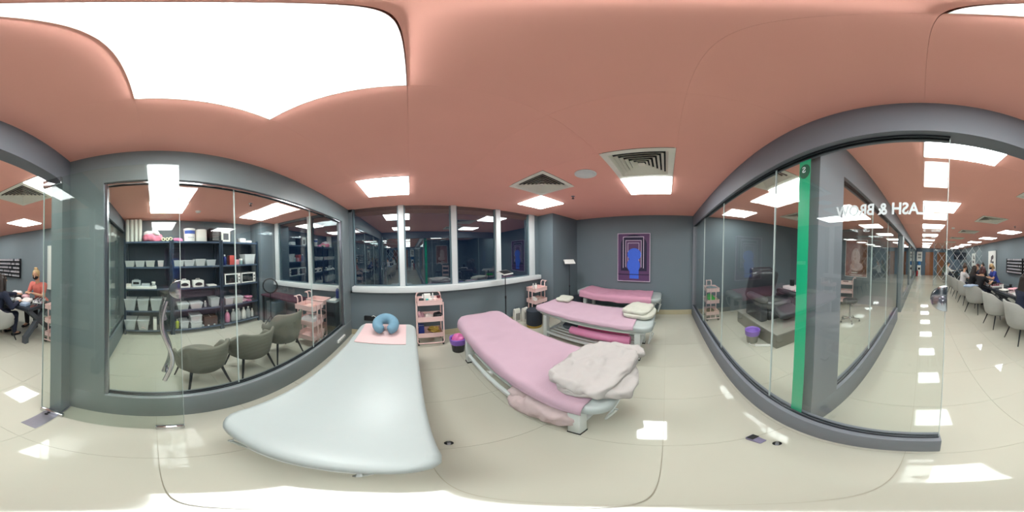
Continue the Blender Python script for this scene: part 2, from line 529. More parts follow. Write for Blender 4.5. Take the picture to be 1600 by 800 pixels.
def glass_wall(name, x0, x1, seams, y, z0, z1, m, axis='x', th=.010, chan=True):
    """a frameless glazed opening: channels, panes"""
    root = bpy.data.objects.new(name, None); col.objects.link(root); root['kind'] = 'structure'
    xs = [x0] + list(seams) + [x1]
    for a, b in zip(xs[:-1], xs[1:]):
        q = (a + .0015, b - .0015, y - th / 2, y + th / 2, z0, z1)
        if axis == 'y': q = (q[2], q[3], q[0], q[1], z0, z1)
        bx(*q).build('pane', m, root)
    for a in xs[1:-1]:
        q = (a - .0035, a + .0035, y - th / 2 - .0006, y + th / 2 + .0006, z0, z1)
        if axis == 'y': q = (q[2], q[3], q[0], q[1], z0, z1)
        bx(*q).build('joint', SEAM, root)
    if chan:
        for zz in ((z0 - .012, z0 + .012), (z1 - .012, z1 + .012)):
            for s_ in (-1, 1):
                q = (x0, x1, y + s_ * .012 - .005, y + s_ * .012 + .005, *zz)
                if axis == 'y': q = (q[2], q[3], q[0], q[1], *zz)
                bx(*q).build('channel', DARK, root)
    return root


glass_wall('window_1', -3.985, .105, (-2.97, -1.94, -.905), .706, .262, 2.283, GLASS_P)
glass_wall('window_2', 1.33, XH, (2.5,), .704, .34, 2.283, GLASS_P)

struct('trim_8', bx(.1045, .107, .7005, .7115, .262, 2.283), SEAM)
# storeroom glass partition
m = MB(); m.box(XL, XL2, YW, YE, 2.258, HC); struct('wall_left_beam', m, FRAME)
m = MB(); m.box(XL, XL2, YW, YE, 0, .335); struct('wall_left_kerb', m, FRAME, bevel=.008)
m = MB(); m.box(XL, XL2, .367, YE, .335, 2.258); m.box(XL, XL2, YW, -2.63, .335, 2.258); struct('wall_left_pier', m, FRAME)
struct('trim_1', MB().box(XL - .001, XL + .01, YW, .366, .322, .338), mat('kerb_edge', '#8b9094', .3))
glass_wall('window_3', -2.63, .367, (-1.72, -.654), 1.205, .335, 2.258, GLASS_P, 'y')
m = MB(); m.box(XL + .02, XL + .06, .345, .367, .335, 2.258); m.box(XL + .02, XL + .06, -2.63, -2.61, .335, 2.258)
struct('trim_2', m, STEEL)
struct('trim_3', bx(XL + .018, XL + .03, -2.61, .345, 2.238, 2.258), CHROME)

# corridor wall of the treatment room with the leather chair, and the rooms after it
cx0, cx1 = XC - .1, XC
m = MB(); m.box(cx0, cx1, YE2, YEND, 2.262, HC); struct('wall_corridor_beam', m, BEAM)
m = MB(); m.box(cx0, cx1, YE2, 4.0, 0, .345); struct('wall_corridor_kerb', m, BEAM, bevel=.008)
m = MB(); m.box(cx0, cx1, YE2, 1.05, .345, 2.262); struct('wall_corridor_pier', m, BEAM)
m = MB(); m.box(cx0, cx1, 4.62, 5.0, 0, 2.262); struct('wall_corridor_post', m, FRAME)
m = MB(); m.box(cx0, cx1, 5.0, YEND, 0, .345); struct('wall_corridor_far_kerb', m, FRAME)
m = MB()
for y in (7.6, 10.2, 12.8): m.box(cx0, cx1, y, y + .12, .345, 2.262)
struct('wall_corridor_far_posts', m, FRAME)
glass_wall('window_4', 1.05, 4.0, (1.92, 2.84), XC - .05, .345, 2.262, GLASS_P, 'y')
glass_wall('window_5', 5.0, YEND, (7.66, 10.26, 12.86), XC - .05, .345, 2.262, GLASS_P, 'y')


# outside windows with white frames
def ext_window(name, x0, x1, mull, z0, z1, yf):
    root = bpy.data.objects.new(name, None); col.objects.link(root); root['kind'] = 'structure'
    xs = sorted([x0] + [q for mm in mull for q in mm] + [x1])
    for a, b in mull:
        bx(min(a, b), max(a, b), yf - .07, yf + .03, z0, z1).build('mullion', WINWHITE, root, bevel=.006)
    prs = list(zip(xs[0::2], xs[1::2]))
    for a, b in prs:
        fr = MB()
        for q in ((a, a + .025, z0, z1), (b - .025, b, z0, z1), (a + .025, b - .025, z0, z0 + .02)):
            fr.box(q[0], q[1], yf - .05, yf - .01, q[2], q[3])
        fr.build('sash', mat('grey_sash', '#5b6f78', .4), root)
        bx(a + .02, b - .02, yf - .036, yf - .03, z0 + .01, z1).build('pane', GLASS_W, root)
        bx(a, b, yf - .07, yf - .04, z1 - .06, z1).build('night_band', mat('night_band_blue', '#1d2f55', .5), root)  # navy strip added for the dark outside view above the window reflections
    return root


ext_window('window_6', -2.637, 1.062, [(.10, .197), (-.868, -.768), (-1.82, -1.71)], 1.05, HC, YW)
struct('trim_4', bx(-2.80, -2.637, YW - .09, YW + .03, 1.05, HC), WINWHITE, bevel=.006)
struct('trim_5', bx(-2.94, 1.078, YW - .09, YW + .11, .945, 1.05), WINWHITE, bevel=.012)
ext_window('window_7', 1.262, 3.06, [(2.02, 2.12)], 1.04, HC, YW)
struct('trim_6', bx(3.06, 3.18, YW - .09, YW + .03, 1.04, HC), WINWHITE, bevel=.006)
struct('trim_7', bx(1.262, 3.2, YW - .09, YW + .09, .93, 1.04), WINWHITE, bevel=.012)


# ------------------------------------------------------------------ glass door, lettering, green strip
t = thing('glass_door', 'open frameless glass door swung into the room beside the storeroom partition', 'door', (.975, .70, 0))
bx(-.006, .006, -.855, .085, .012, 2.285).build('pane', GLASS_D, t)
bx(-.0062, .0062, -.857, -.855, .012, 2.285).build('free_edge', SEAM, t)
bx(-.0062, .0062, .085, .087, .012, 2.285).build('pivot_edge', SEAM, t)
bx(-.016, .016, -.075, .088, 2.225, 2.287).build('top_patch', CHROME, t, bevel=.003)
bx(-.016, .016, -.1, .09, .008, .06).build('pivot_patch', CHROME, t, bevel=.003)
lk = bx(-.016, .016, -.857, -.69, .012, .055).build('lock_patch', CHROME, t, bevel=.003)
MB().cone((.0, -.80, .0), (0, -.80, .02), .01, .01, 10).build('bolt', STEEL, lk)
for s in (-1, 1):
    path = []
    for k in range(25):
        u = k / 24
        path.append((s * (.055 + .004 * math.sin(u * PI)), -.765 + .028 * math.sin(u * 2.2 * PI), 1.40 - .60 * u))
    h = MB().tube(path, .014, 10).build('pull_handle', CHROME, t, smooth=True)
    mm = MB()
    for z in (1.34, 1.29):
        mm.cone((s * .004, -.755, z), (s * .06, -.755, z), .012, .012, 10)
    mm.cone((s * .004, -.765, .86), (s * .055, -.765, .86), .010, .010, 10)
    mm.build('handle_standoff', STEEL, h, smooth=True)
def half_disc(y, r, x0, x1, c0, c1, n=20):
    mm = MB(); poly = [(c0, c1 - r)] + [(c0 + r * 1.25 * math.sin(PI * k / n), c1 - r * math.cos(PI * k / n)) for k in range(1, n)] + [(c0, c1 + r)]
    return mm, poly
mm, poly = half_disc(0, .058, 0, 0, -.855, 1.455)
mm.prism(poly, -.018, .018, Matrix(((0, 0, 1, 0), (1, 0, 0, 0), (0, 1, 0, 0), (0, 0, 0, 1)))).build('lock_plate', CHROME, t, bevel=.003)

t = thing('strike_plate', 'half-round chrome lock plate on the free edge of the fixed front glass', 'lock', (.112, .706, 1.455))
mm, poly = half_disc(0, .058, 0, 0, 0, 0)
poly = [(-a, b) for a, b in poly]
mm.prism(poly, -.018, .018, Matrix(((1, 0, 0, 0), (0, 0, 1, 0), (0, 1, 0, 0), (0, 0, 0, 1)))).build('plate', CHROME, t, bevel=.003)
kk = MB().cone((-.022, -.018, -.002), (-.022, -.032, -.002), .017, .015, 16).build('cylinder', STEEL, t, smooth=True)
bx(-.027, -.017, -.045, -.030, -.022, .002).build('thumb_turn', CHROME, kk, bevel=.002)

t = thing('floor_spring_plate', 'brushed steel floor spring cover plate under the glass door pivot', 'plate', (.975, .70, 0))
bx(-.235, .215, -.06, .062, 0, .004).build('cover', STEEL, t)
MB().cone((-.03, .02, .004), (-.03, .02, .0075), .014, .014, 14).build('spindle', RUBBER, t)


def text(body, size, mtl, name, loc, rot, parent=None, bold=.0, sx=1.):
    cu = bpy.data.curves.new(name, 'FONT'); cu.body = body; cu.size = size; cu.extrude = .0008; cu.offset = bold
    cu.align_x = 'CENTER'; cu.align_y = 'CENTER'; cu.resolution_u = 3
    o = bpy.data.objects.new(name, cu); col.objects.link(o)
    dg = bpy.context.evaluated_depsgraph_get()
    me = bpy.data.meshes.new_from_object(o.evaluated_get(dg))
    bpy.data.objects.remove(o)
    me.materials.clear(); me.materials.append(mtl)
    ob = bpy.data.objects.new(name, me); col.objects.link(ob)
    ob.location = loc; ob.rotation_euler = rot; ob.scale = (sx, 1, 1)
    if parent: ob.parent = parent
    return ob


ROT_OUT = (R(90), 0, R(180))       # readable from the corridor side
o = text('LASH & BROW', .078, mat('white_vinyl_letters', '#e8eaf0', .6), 'window_lettering', (-.205, .7125, 1.853), ROT_OUT, bold=.0022)
dx = o.dimensions.x
o.scale = (.432 / max(dx, .01), 1, 1)
tag(o, 'white LASH & BROW vinyl lettering stuck on the front glass', 'lettering')
t = thing('green_window_strip', 'tall narrow green film strip stuck on the front glass', 'sign', (-.645, .7125, .27))
bx(-.043, .043, -.0006, .0006, 0, 1.985).build('film', GREEN, t)
q = MB().lathe([(.0405, 0), (.0405, .0008)], n=28, sy=1.35)
q.v = [(a, c + .0008, b + 1.90) for a, b, c in q.v]
eb = q.build('dark_oval', GREENDARK, t)
q2 = MB().lathe([(.0405, 0), (.0405, .0008)], n=28, sy=1.35); q2.v = [(a, -c - .0008, b + 1.90) for a, b, c in q2.v]
q2.build('dark_oval', GREENDARK, t)
text('S', .062, MATS['white_vinyl_letters'], 'letter', (-.005, .0030, 1.91), ROT_OUT, t, bold=.001)
q3 = text('S', .062, MATS['white_vinyl_letters'], 'letter', (-.005, -.0030, 1.91), ROT_OUT, t, bold=.001)

# ------------------------------------------------------------------ treatment beds
def bed(name, label, x0, x1, lift=.06, lift_len=.55, yf=-.235, yh=-2.16, ztop=.62):
    cxm, cym = (x0 + x1) / 2, (yf + yh) / 2
    t = thing(name, label, 'bed', (cxm, cym, 0), 0, 'treatment beds in a row')
    L = yf - yh; W_ = x1 - x0; hl = L / 2; hw = W_ / 2
    def lz(y):      # head end is -y
        d = max(0, (-hl + lift_len) - y) / lift_len
        return lift * d
    th = .095; rc = .13
    rows = []; ys = [-hl, -hl + .006, -hl + .02, -hl + .045, -hl + .08, -hl + .13, -hl + .2]
    ys += [-hl + .2 + (L - .4) * k / 24 for k in range(1, 24)]
    ys += [-y for y in ys[:7]][::-1]
    for y in ys:
        d = hl - abs(y)
        ww = hw - (0 if d > rc else rc - math.sqrt(max(0, rc * rc - (rc - d) ** 2)))
        ww = max(ww, hw - rc + .004) if d < .003 else ww
        e = .035 - math.sqrt(max(0, .035 ** 2 - max(0, .035 - d) ** 2)) if d < .035 else 0
        h_ = th - 2 * e * .8
        g = 0.006 if abs(y - (-hl + lift_len)) < .03 else 0
        rows.append([Vector((a, y, ztop - th / 2 + lz(y) - g + b)) for a, b in rrect(2 * ww, h_, min(.036, h_ * .45), 4)])
    MB().loft(rows).build('mattress', PVC, t, smooth=2)
    zf = ztop - th
    m = MB(); m.box(-hw + .06, hw - .06, -hl + lift_len, hl - .1, zf - .045, zf - .002)
    m.build('frame', METALWHITE, t)
    for sx in (-1, 1):
        MB().bar((sx * (hw - .08), -hl + lift_len, zf - .02), (sx * (hw - .08), -hl + .1, zf - .02 + lift * .8), .03, .03).build('backrest_rail', METALWHITE, t)
    for sx in (-1, 1):
        for y in (hl - .20, -hl + .21):
            lg = bx(sx * (hw - .1) - .038, sx * (hw - .1) + .038, y - .038, y + .038, .022, zf - .04).build('leg', METALWHITE, t, bevel=.004)
            bx(sx * (hw - .1) - .041, sx * (hw - .1) + .041, y - .041, y + .041, 0, .022).build('foot_pad', RUBBER, lg)
    for y in (hl - .20, -hl + .21):
        bx(-hw + .13, hw - .13, y - .018, y + .018, .13, .168).build('cross_rail', METALWHITE, t)
    for k in range(7):
        x = -hw + .082 + (W_ - .164) * k / 6
        e = .018 if k in (0, 6) else .011
        bx(x - e, x + e, -hl + .25, hl - .24, .135 if k in (0, 6) else .15, .172).build('slat', METALWHITE, t)
    # bent rod under the foot end
    zz = zf - .03
    MB().tube([(hw - .16, hl - .22, zz), (hw - .16, hl - .03, zz - .01), (hw - .16, hl + .0, zz - .03), (hw - .16, hl - .06, zz - .22), (hw - .18, hl - .065, zz - .23), (-hw + .18, hl - .065, zz - .23),
               (-hw + .16, hl - .06, zz - .22), (-hw + .16, hl + .0, zz - .03), (-hw + .16, hl - .03, zz - .01), (-hw + .16, hl - .22, zz)], .009, 8).build('foot_rod', METALWHITE, t, smooth=True)
    t['hw'] = hw; t['hl'] = hl
    def surf(x, y): return ztop + lz(y)
    return t, lz


def sheet(bedt, lz, name, label, cat, y0, y1, dl, dr, mtl, ztop=.62, seed=1, amp=.006, xo0=None, xo1=None, bumpy=0.):
    """cloth laid on a bed, hanging dl / dr down the -x / +x sides"""
    hw = bedt['hw']; cx_, cy_ = bedt.location.x, bedt.location.y
    hl = bedt['hl']
    rows = []; n = 60
    for i in range(n + 1):
        y = y0 + (y1 - y0) * i / n
        d = hl - abs(y)
        ww = hw - (0 if d > .13 else .13 - math.sqrt(max(0, .13 ** 2 - (.13 - max(d, 0)) ** 2)))
        ww += .009
        zt = ztop + lz(y) + .007
        prof = []
        dlv = dl + .02 * noise.noise(Vector((y * 4, seed, 0)))
        drv = dr + .02 * noise.noise(Vector((y * 4, seed + 5, 0)))
        if dl > 0:
            for k in range(6): prof.append((-ww - .004 + .01 * (noise.noise(Vector((y * 9, k * .4, seed))) + .3) * (1 - k / 6), zt - .03 - dlv * (1 - k / 6)))
        for a in ((0, 30, 60) if dl > 0 else ()):
            prof.append((-ww + .03 - .03 * math.cos(R(a)), zt - .03 + .03 * math.sin(R(a))))
        xa = -ww + .03 if xo0 is None else xo0; xb = ww - .03 if xo1 is None else xo1
        for k in range(25):
            x = xa + (xb - xa) * k / 24
            bz = amp * (noise.noise(Vector((x * 5, y * 4, seed))) + .6 * noise.noise(Vector((x * 11, y * 9, seed + 3))) + .6)
            if bumpy: bz += bumpy * max(0, noise.noise(Vector((x * 2.5, y * 3.1, seed + 9))))
            prof.append((x, zt + max(bz, 0)))
        for a in ((60, 30, 0) if dr > 0 else ()):
            prof.append((ww - .03 + .03 * math.cos(R(a)), zt - .03 + .03 * math.sin(R(a))))
        if dr > 0:
            for k in range(6): prof.append((ww + .004 + .01 * (noise.noise(Vector((y * 9, k * .4, seed + 2))) + .3) * (k / 5), zt - .03 - drv * ((k + 1) / 6)))
        rows.append([Vector((a, y, b)) for a, b in prof])
    o = MB().loft(rows, caps=False, closed=False).build(name, mtl, None, smooth=2, loc=(cx_, cy_, 0))
    so = o.modifiers.new('thickness', 'SOLIDIFY'); so.thickness = .005; so.offset = 1
    return tag(o, label, cat)


def slab(lx, ly, lz_, seed, amp, z0=0, cx_=0, cy_=0, n=20, rot=0., rpow=.35, fold=0., fine_=.035):
    """soft rounded slab of cloth"""
    rows = []
    for i in range(n + 1):
        u = -1 + 2 * i / n
        k = (1 - abs(u) ** 6) ** rpow
        rows.append([Vector((a * max(k, .15) , u * ly / 2, z0 + lz_ / 2 + b * max(k, .12))) for a, b in rrect(lx, lz_, lz_ * .45, 6)])
    # refine top by splitting wide faces
    m = MB(); fine = []
    for r_ in rows:
        f = []
        for j, v in enumerate(r_):
            nx = r_[(j + 1) % len(r_)]
            seg = max(1, int((nx - v).length / .04))
            L0 = seg
            f.append((v, nx))
        fine.append(f)
    segs = [max(1, int(max((f[j][1] - f[j][0]).length for f in fine) / fine_)) for j in range(len(fine[0]))]
    rr = []
    for f in fine:
        row = []
        for j, (a, b) in enumerate(f):
            for q in range(segs[j]): row.append(a.lerp(b, q / segs[j]))
        rr.append(row)
    m.loft(rr)
    m.wob(amp, 6, seed).wob(amp * .5, 15, seed + 4)
    if fold: m.ridge(fold, seed)
    c, s = math.cos(rot), math.sin(rot)
    m.v = [(cx_ + x * c - y * s, cy_ + x * s + y * c, z) for x, y, z in m.v]
    return m


b1, lz1 = bed('treatment_bed', 'plain white vinyl treatment bed with raised headrest, nearest the camera', -.045, .685, .03, .62, -.235, -2.17)
b2, lz2 = bed('treatment_bed', 'treatment bed under a smooth pink sheet with a large crumpled blanket on it', -1.305, -.605, .07, .55)
b3, lz3 = bed('treatment_bed', 'treatment bed with pink sheet and folded cream blanket, pink rolls stored below', -2.68, -1.97, .02, .5, -.16, -2.1)
b4, lz4 = bed('treatment_bed', 'treatment bed pushed against the wall below the blue framed picture', -4.02, -3.34, .06, .5, -.1, -2.08)
# bed 1: pad and neck pillow
pad = bx(-.27, .27, -.25, .25, -.003, .003).build('face_pad', PEACH, None, bevel=.001, loc=(.345, -1.87, .6425))
pad.rotation_euler = (R(-2.77), 0, R(1))
tag(pad, 'flat pale pink paper pad at the head of the white bed', 'pad')
pth = []; rr = []
for k in range(33):
    a = R(108 + (360 - 36) * k / 32)
    pth.append((.098 * math.cos(a), .098 * math.sin(a), 0)); u = abs(k / 32 - .5) * 2
    rr.append(.066 * (1 - .18 * u ** 3) if 0 < k < 32 else .036)
np_ = MB().tube(pth, rr, 16); np_.wob(.004, 9, 2)
o = np_.build('neck_pillow', BLUEFUR, None, smooth=2, loc=(.315, -1.91, .755)); o.rotation_euler = (R(-30), 0, R(4))
tag(o, 'blue plush horseshoe neck pillow on the white bed', 'pillow')
# bed 2
sheet(b2, lz2, 'bed_sheet', 'pink fabric sheet covering the bed with the large crumpled blanket', 'sheet', -.965, .85, .07, .055, PINKSHEET, seed=2, amp=.009, bumpy=.035)
t = thing('crumpled_blanket', 'large crumpled beige blanket bunched on the foot of the pink bed', 'blanket', (-1.0, -.42, .632))
slab(.62, .46, .08, 11, .02, .014, 0, .0, 44, R(12), fold=.018, fine_=.014).build('lower_fold', BLANKET, t, smooth=2)
slab(.58, .44, .085, 14, .03, .062, .03, -.015, 44, R(-6), fold=.020, fine_=.014).build('upper_fold', BLANKET, t, smooth=2)
slab(.22, .40, .07, 17, .03, .03, -.27, .04, 36, R(20), fold=.014, fine_=.016).build('side_fold', BLANKET, t, smooth=2)
t = thing('stuffed_blanket', 'mauve blanket stuffed on the rails below the nearest pink bed', 'blanket', (-.80, -.72, .174))
slab(.30, .46, .20, 21, .03, .0, .05, .04, 40, R(8), fold=.032, fine_=.014).build('front_bundle', BLANKET2, t, smooth=2)
slab(.30, .36, .20, 25, .03, .02, -.16, .14, 36, R(-20), fold=.032, fine_=.014).build('rear_bundle', BLANKET2, t, smooth=2)
slab(.24, .30, .16, 28, .03, .1, .03, -.10, 32, R(30), fold=.032, fine_=.014).build('top_bundle', BLANKET2, t, smooth=2)
# bed 3
sheet(b3, lz3, 'bed_sheet', 'pink sheet on the middle bed that carries the folded cream blanket', 'sheet', -.93, .73, 0.0, 0.02, PINKSHEET, seed=5, amp=.004)
t = thing('folded_blanket', 'neatly folded cream blanket on the foot of the middle bed', 'blanket', (-2.44, -.385, .632))
slab(.46, .46, .06, 31, .010, .004, 0, 0, 34, R(-8), fold=.006, fine_=.018).build('lower_fold', CREAM, t, smooth=2)
slab(.44, .42, .065, 33, .012, .055, -.03, -.03, 34, R(-14), fold=.007, fine_=.018).build('upper_fold', CREAM, t, smooth=2)
o = slab(.34, .30, .065, 35, .012, 0, 0, 0, 18, R(12)).build('flat_pillow', CREAM, None, smooth=2, loc=(-2.6, -1.87, .645)); tag(o, 'small flat cream pillow at the head of the middle bed', 'pillow')
# bed 4
sheet(b4, lz4, 'bed_sheet', 'wrinkled pink towel sheet over the bed below the blue picture', 'sheet', -.88, .79, .0, .10, PINKDEEP, seed=8, amp=.016, bumpy=.03)
# rolls below bed 3
for k, (x, z, mt, lab, l) in enumerate(((-2.22, .245, MAGENTA, 'bright pink glossy roll lying on the rack under the middle bed', .98), (-2.39, .245, MAGENTA2, 'dark magenta roll behind the bright pink one under the middle bed', .86))):
    t = thing('exercise_roll', lab, 'roll', (x, -.98 + .0, z))
    MB().cone((0, -l / 2, 0), (0, l / 2, 0), .072, .072, 24).build('wrapped_roll', mt, t, smooth=True)
    MB().cone((0, l / 2, 0), (0, l / 2 + .002, 0), .05, .05, 20).build('roll_end', MAGENTA2, t)
t = thing('face_cushion', 'round dark grey cushion lying on the rack under the middle bed', 'cushion', (-2.42, -1.62, .174))
MB().lathe([(.05, 0), (.12, .012), (.14, .04), (.12, .07), (.05, .085), (.0, .087)], n=28).build('cushion_body', mat('slate_fabric', '#59636c', .9), t, smooth=2)
MB().lathe([(.012, .086), (.012, .092), (.0, .093)], n=12).build('button', DARK, t)


# ------------------------------------------------------------------ trolleys
def cart_a(label, loc, rz):
    """wide trolley with an upright hoop at the back"""
    t = thing('trolley_cart', label, 'cart', loc, rz, 'pink three-tier trolleys')
    for z in (.17, .48, .78): tray(t, z, .40, .29)
    MB().tube([(-.215, -.13, .10), (-.215, -.13, .88), (-.20, -.13, .93), (-.16, -.13, .955), (.16, -.13, .955), (.20, -.13, .93), (.215, -.13, .88), (.215, -.13, .10)], .013, 8).build('hoop_frame', PINKMETAL, t, smooth=True)
    MB().tube([(-.215, .13, .82), (-.215, .14, .10), (-.2, .17, .065), (.2, .17, .065), (.215, .14, .10), (.215, .13, .82)], .011, 8).build('front_frame', PINKMETAL, t, smooth=True)
    casters(t, .2, .13); return t


def tray(t, z, w_, d_, h_=.085):
    m = MB(); a, b = w_ / 2, d_ / 2; q = .004
    m.box(-a, a, -b, b, z - .0, z + q); m.box(-a, a, -b, -b + q, z + q, z + h_); m.box(-a, a, b - q, b, z + q, z + h_)
    m.box(-a, -a + q, -b + q, b - q, z + q, z + h_); m.box(a - q, a, -b + q, b - q, z + q, z + h_)
    tr = m.build('tray', PINKMETAL, t)
    r_ = MB().tube([(-a, -b, z + h_), (a, -b, z + h_), (a, b, z + h_), (-a, b, z + h_)], .006, 6, closed=True).build('tray_rim', PINKMETAL, tr)


def casters(t, ax, ay):
    for sx in (-1, 1):
        for sy in (-1, 1):
            c = MB().cone((sx * ax - .012, sy * ay, .028), (sx * ax + .012, sy * ay, .028), .028, .028, 14).build('caster', BLACK, t)
            MB().bar((sx * ax, sy * ay, .05), (sx * ax, sy * ay, .105), .03, .03).build('caster_fork', DARK, c)


def cart_b(label, loc, rz):
    """trolley with double posts at each end and a bent-over push handle"""
    t = thing('trolley_cart', label, 'cart', loc, rz, 'pink three-tier trolleys')
    for z in (.15, .44, .72): tray(t, z, .38, .30)
    for sx in (-1, 1):
        m = MB()
        for sy in (-1, 1):
            m.tube([(sx * .203, sy * .06, .06), (sx * .203, sy * .06, .80)], .011, 8)
        m.tube([(sx * .203, -.15, .07), (sx * .203, .15, .07)], .012, 8)
        m.build('end_posts', PINKMETAL, t, smooth=True)
    MB().tube([(.203, -.06, .80), (.203, -.06, .87), (.215, -.06, .91), (.25, -.06, .925), (.28, -.055, .92), (.29, -.03, .915), (.29, .03, .915), (.28, .055, .92), (.25, .06, .925), (.215, .06, .91), (.203, .06, .87), (.203, .06, .80)], .012, 8).build('push_handle', PINKMETAL, t, smooth=True)
    casters(t, .19, .13); return t


BCOLS = {'white': PLASTICW, 'black': BLACK, 'pink': PINKMETAL, 'clear': CLEAR, 'teal': mat('teal_plastic', '#3fa6a0', .4), 'red': mat('red_pack', '#b8473f', .5), 'blue': mat('navy_bottle', '#1f2f78', .35), 'maroon': mat('maroon_jar', '#5a2530', .3)}


def bottle(loc, h, r, mt, label, cap='white', name='bottle', group=None):
    t = thing(name, label, 'bottle', loc, 0, group)
    MB().lathe([(r * .9, 0), (r, .004), (r, h * .66), (r * .85, h * .74), (r * .42, h * .8), (r * .42, h * .86)], n=14).build('body', BCOLS.get(mt, mt) if isinstance(mt, str) else mt, t, smooth=True)
    MB().lathe([(r * .5, h * .84), (r * .5, h), (r * .3, h * 1.0)], n=12).build('cap', BCOLS[cap], t, smooth=True)
    return t


def jar(loc, h, r, mt, label, lid='white', group=None):
    t = thing('jar', label, 'jar', loc, 0, group)
    MB().lathe([(r * .92, 0), (r, .004), (r, h * .7)], n=16).build('body', BCOLS[mt] if isinstance(mt, str) else mt, t, smooth=True)
    MB().lathe([(r * 1.04, h * .68), (r * 1.04, h * .97), (r * .98, h)], n=16).build('lid', BCOLS[lid], t, smooth=True)
    return t


def carton(loc, sx, sy, sz, mt, label, rz=0, cat='box', name='carton', flap=True, group=None):
    t = thing(name, label, cat, loc, rz, group)
    bx(-sx / 2, sx / 2, -sy / 2, sy / 2, 0, sz).build('body', mt, t, bevel=.003)
    if flap:
        bx(-sx / 2 - .001, sx / 2 + .001, -.003, .003, sz - .0005, sz + .0012).build('seam_tape', OFFWHITE, t)
    return t


# cart beside the white bed
c1 = cart_a('pink trolley by the window wall between the white bed and the purple-lined bin', (-.295, -2.72, 0), 0)
bz = .785
bottle((-.19, -2.71, bz), .16, .022, 'clear', 'clear bottle standing tallest at the left of the bedside trolley top', 'white')
carton((-.27, -2.77, bz), .11, .07, .15, BCOLS['white'], 'white box at the back of the bedside trolley top tray')
bottle((-.36, -2.73, bz), .17, .024, 'clear', 'slim clear bottle right of the white box on the bedside trolley', 'white')
jar((-.16, -2.645, bz), .10, .04, 'maroon', 'dark maroon jar on the left of the bedside trolley top', 'black')
jar((-.255, -2.64, bz), .095, .022, 'black', 'small black jar front centre on the bedside trolley top', 'teal')
jar((-.315, -2.645, bz), .10, .028, 'white', 'white jar front centre right on the bedside trolley top', 'white')
jar((-.385, -2.645, bz), .10, .03, 'white', 'wide white jar front right on the bedside trolley top', 'pink')
jar((-.455, -2.70, bz), .13, .03, 'pink', 'pink jar at the right end of the bedside trolley top', 'maroon')
o = slab(.16, .15, .10, 41, .03, 0, 0, 0, 14, .5).build('plastic_bag', mat('pale_bag', '#d8cfc9', .5), None, smooth=2, loc=(-.27, -2.71, .487)); tag(o, 'crumpled pale plastic bag in the middle tray of the bedside trolley', 'bag')
o = slab(.13, .16, .11, 42, .03, 0, 0, 0, 14, .2).build('brush_bundle', BLACK, None, smooth=2, loc=(-.43, -2.71, .487)); tag(o, 'black bundle in the middle tray of the bedside trolley', 'bundle')
o = slab(.10, .18, .12, 43, .03, 0, 0, 0, 14, .2).build('floral_pouch', mat('floral_pink', '#b98c95', .7, var=.4, scale=60), None, smooth=2, loc=(-.15, -2.71, .487)); tag(o, 'floral pink pouch at the left of the bedside trolley middle tray', 'pouch')
t = thing('snack_packets', 'pile of mustard yellow packets in the bottom tray of the bedside trolley', 'packets', (-.345, -2.71, .178))
for k in range(14):
    slab(.11, .085, .016, 50 + k, .008, .012 + .016 * (k % 7) + .03 * (k // 7) * .3, random.uniform(-.07, .07), random.uniform(-.07, .07), 8, random.uniform(0, 3)).build('packet', TANBAG, t, smooth=2)
carton((-.15, -2.71, .178), .09, .16, .18, BCOLS['blue'], 'dark navy box in the bottom tray of the bedside trolley')
# cart in the column corner
c2 = cart_b('pink trolley in the corner by the column behind the navy stool', (-2.64, -2.70, 0), R(180))
bottle((-2.53, -2.70, .729), .17, .028, 'clear', 'clear bottle on the corner trolley nearest the window sill')
bottle((-2.63, -2.72, .729), .16, .03, 'white', 'white bottle in the middle of the corner trolley top')
o = slab(.10, .12, .14, 61, .035, 0, 0, 0, 14).build('tissue_bunch', PLASTICW, None, smooth=2, loc=(-2.52, -2.66, .47)); tag(o, 'crumpled white tissue in the middle tray of the corner trolley', 'tissue')
carton((-2.70, -2.70, .449), .14, .12, .07, mat('beige_box', '#d9bcae', .7), 'small beige box in the middle tray of the corner trolley')


# bins with liner bags
def bin_(label, loc, bodym, liner, fill=True):
    t = thing('waste_bin', label, 'bin', loc)
    MB().lathe([(.085, 0), (.09, .004), (.118, .245), (.122, .25), (.116, .25), (.088, .01), (0, .01)], n=26).build('bucket', bodym, t, smooth=True)
    m = MB().lathe([(.116, .155), (.124, .18), (.129, .25), (.132, .262), (.122, .268), (.108, .235), (.098, .15), (0, .14)], n=30)
    m.wob(.006, 14, 3); m.build('liner_bag', liner, t, smooth=2)
    if fill:
        MB().ball((0, .0, .23), (.088, .09, .10), 16, 10).wob(.045, 11, 5).build('rubbish', PINKBAG, t, smooth=2)
    return t


bin_('black waste bin with purple liner and pink rubbish beside the pink bed', (-.665, -2.31, 0), BLACK, PURPLEBAG)
bin_('grey waste bin with purple liner beside the leather chair plinth', (-2.33, 1.40, 0), mat('bin_grey', '#8b877a', .5), PURPLEBAG, False)


# stools
def pouf(label, loc, r=.165, h=.40):
    t = thing('pouf_stool', label, 'stool', loc)
    MB().lathe([(r * .98, .055), (r, .065), (r, h - .03), (r * .97, h - .008), (r * .85, h), (0, h + .006)], n=36).build('velvet_drum', NAVYVEL, t, smooth=True)
    MB().lathe([(r * .97, 0), (r * .97, .055), (r * .9, .056)], n=36).build('gold_base', GOLD, t, smooth=True)
    return t


pouf('navy velvet pouf stool with gold base beside the corner trolley', (-2.30, -2.44, 0))
pouf('navy velvet pouf stool half hidden behind the two far beds', (-3.74, -2.27, 0))
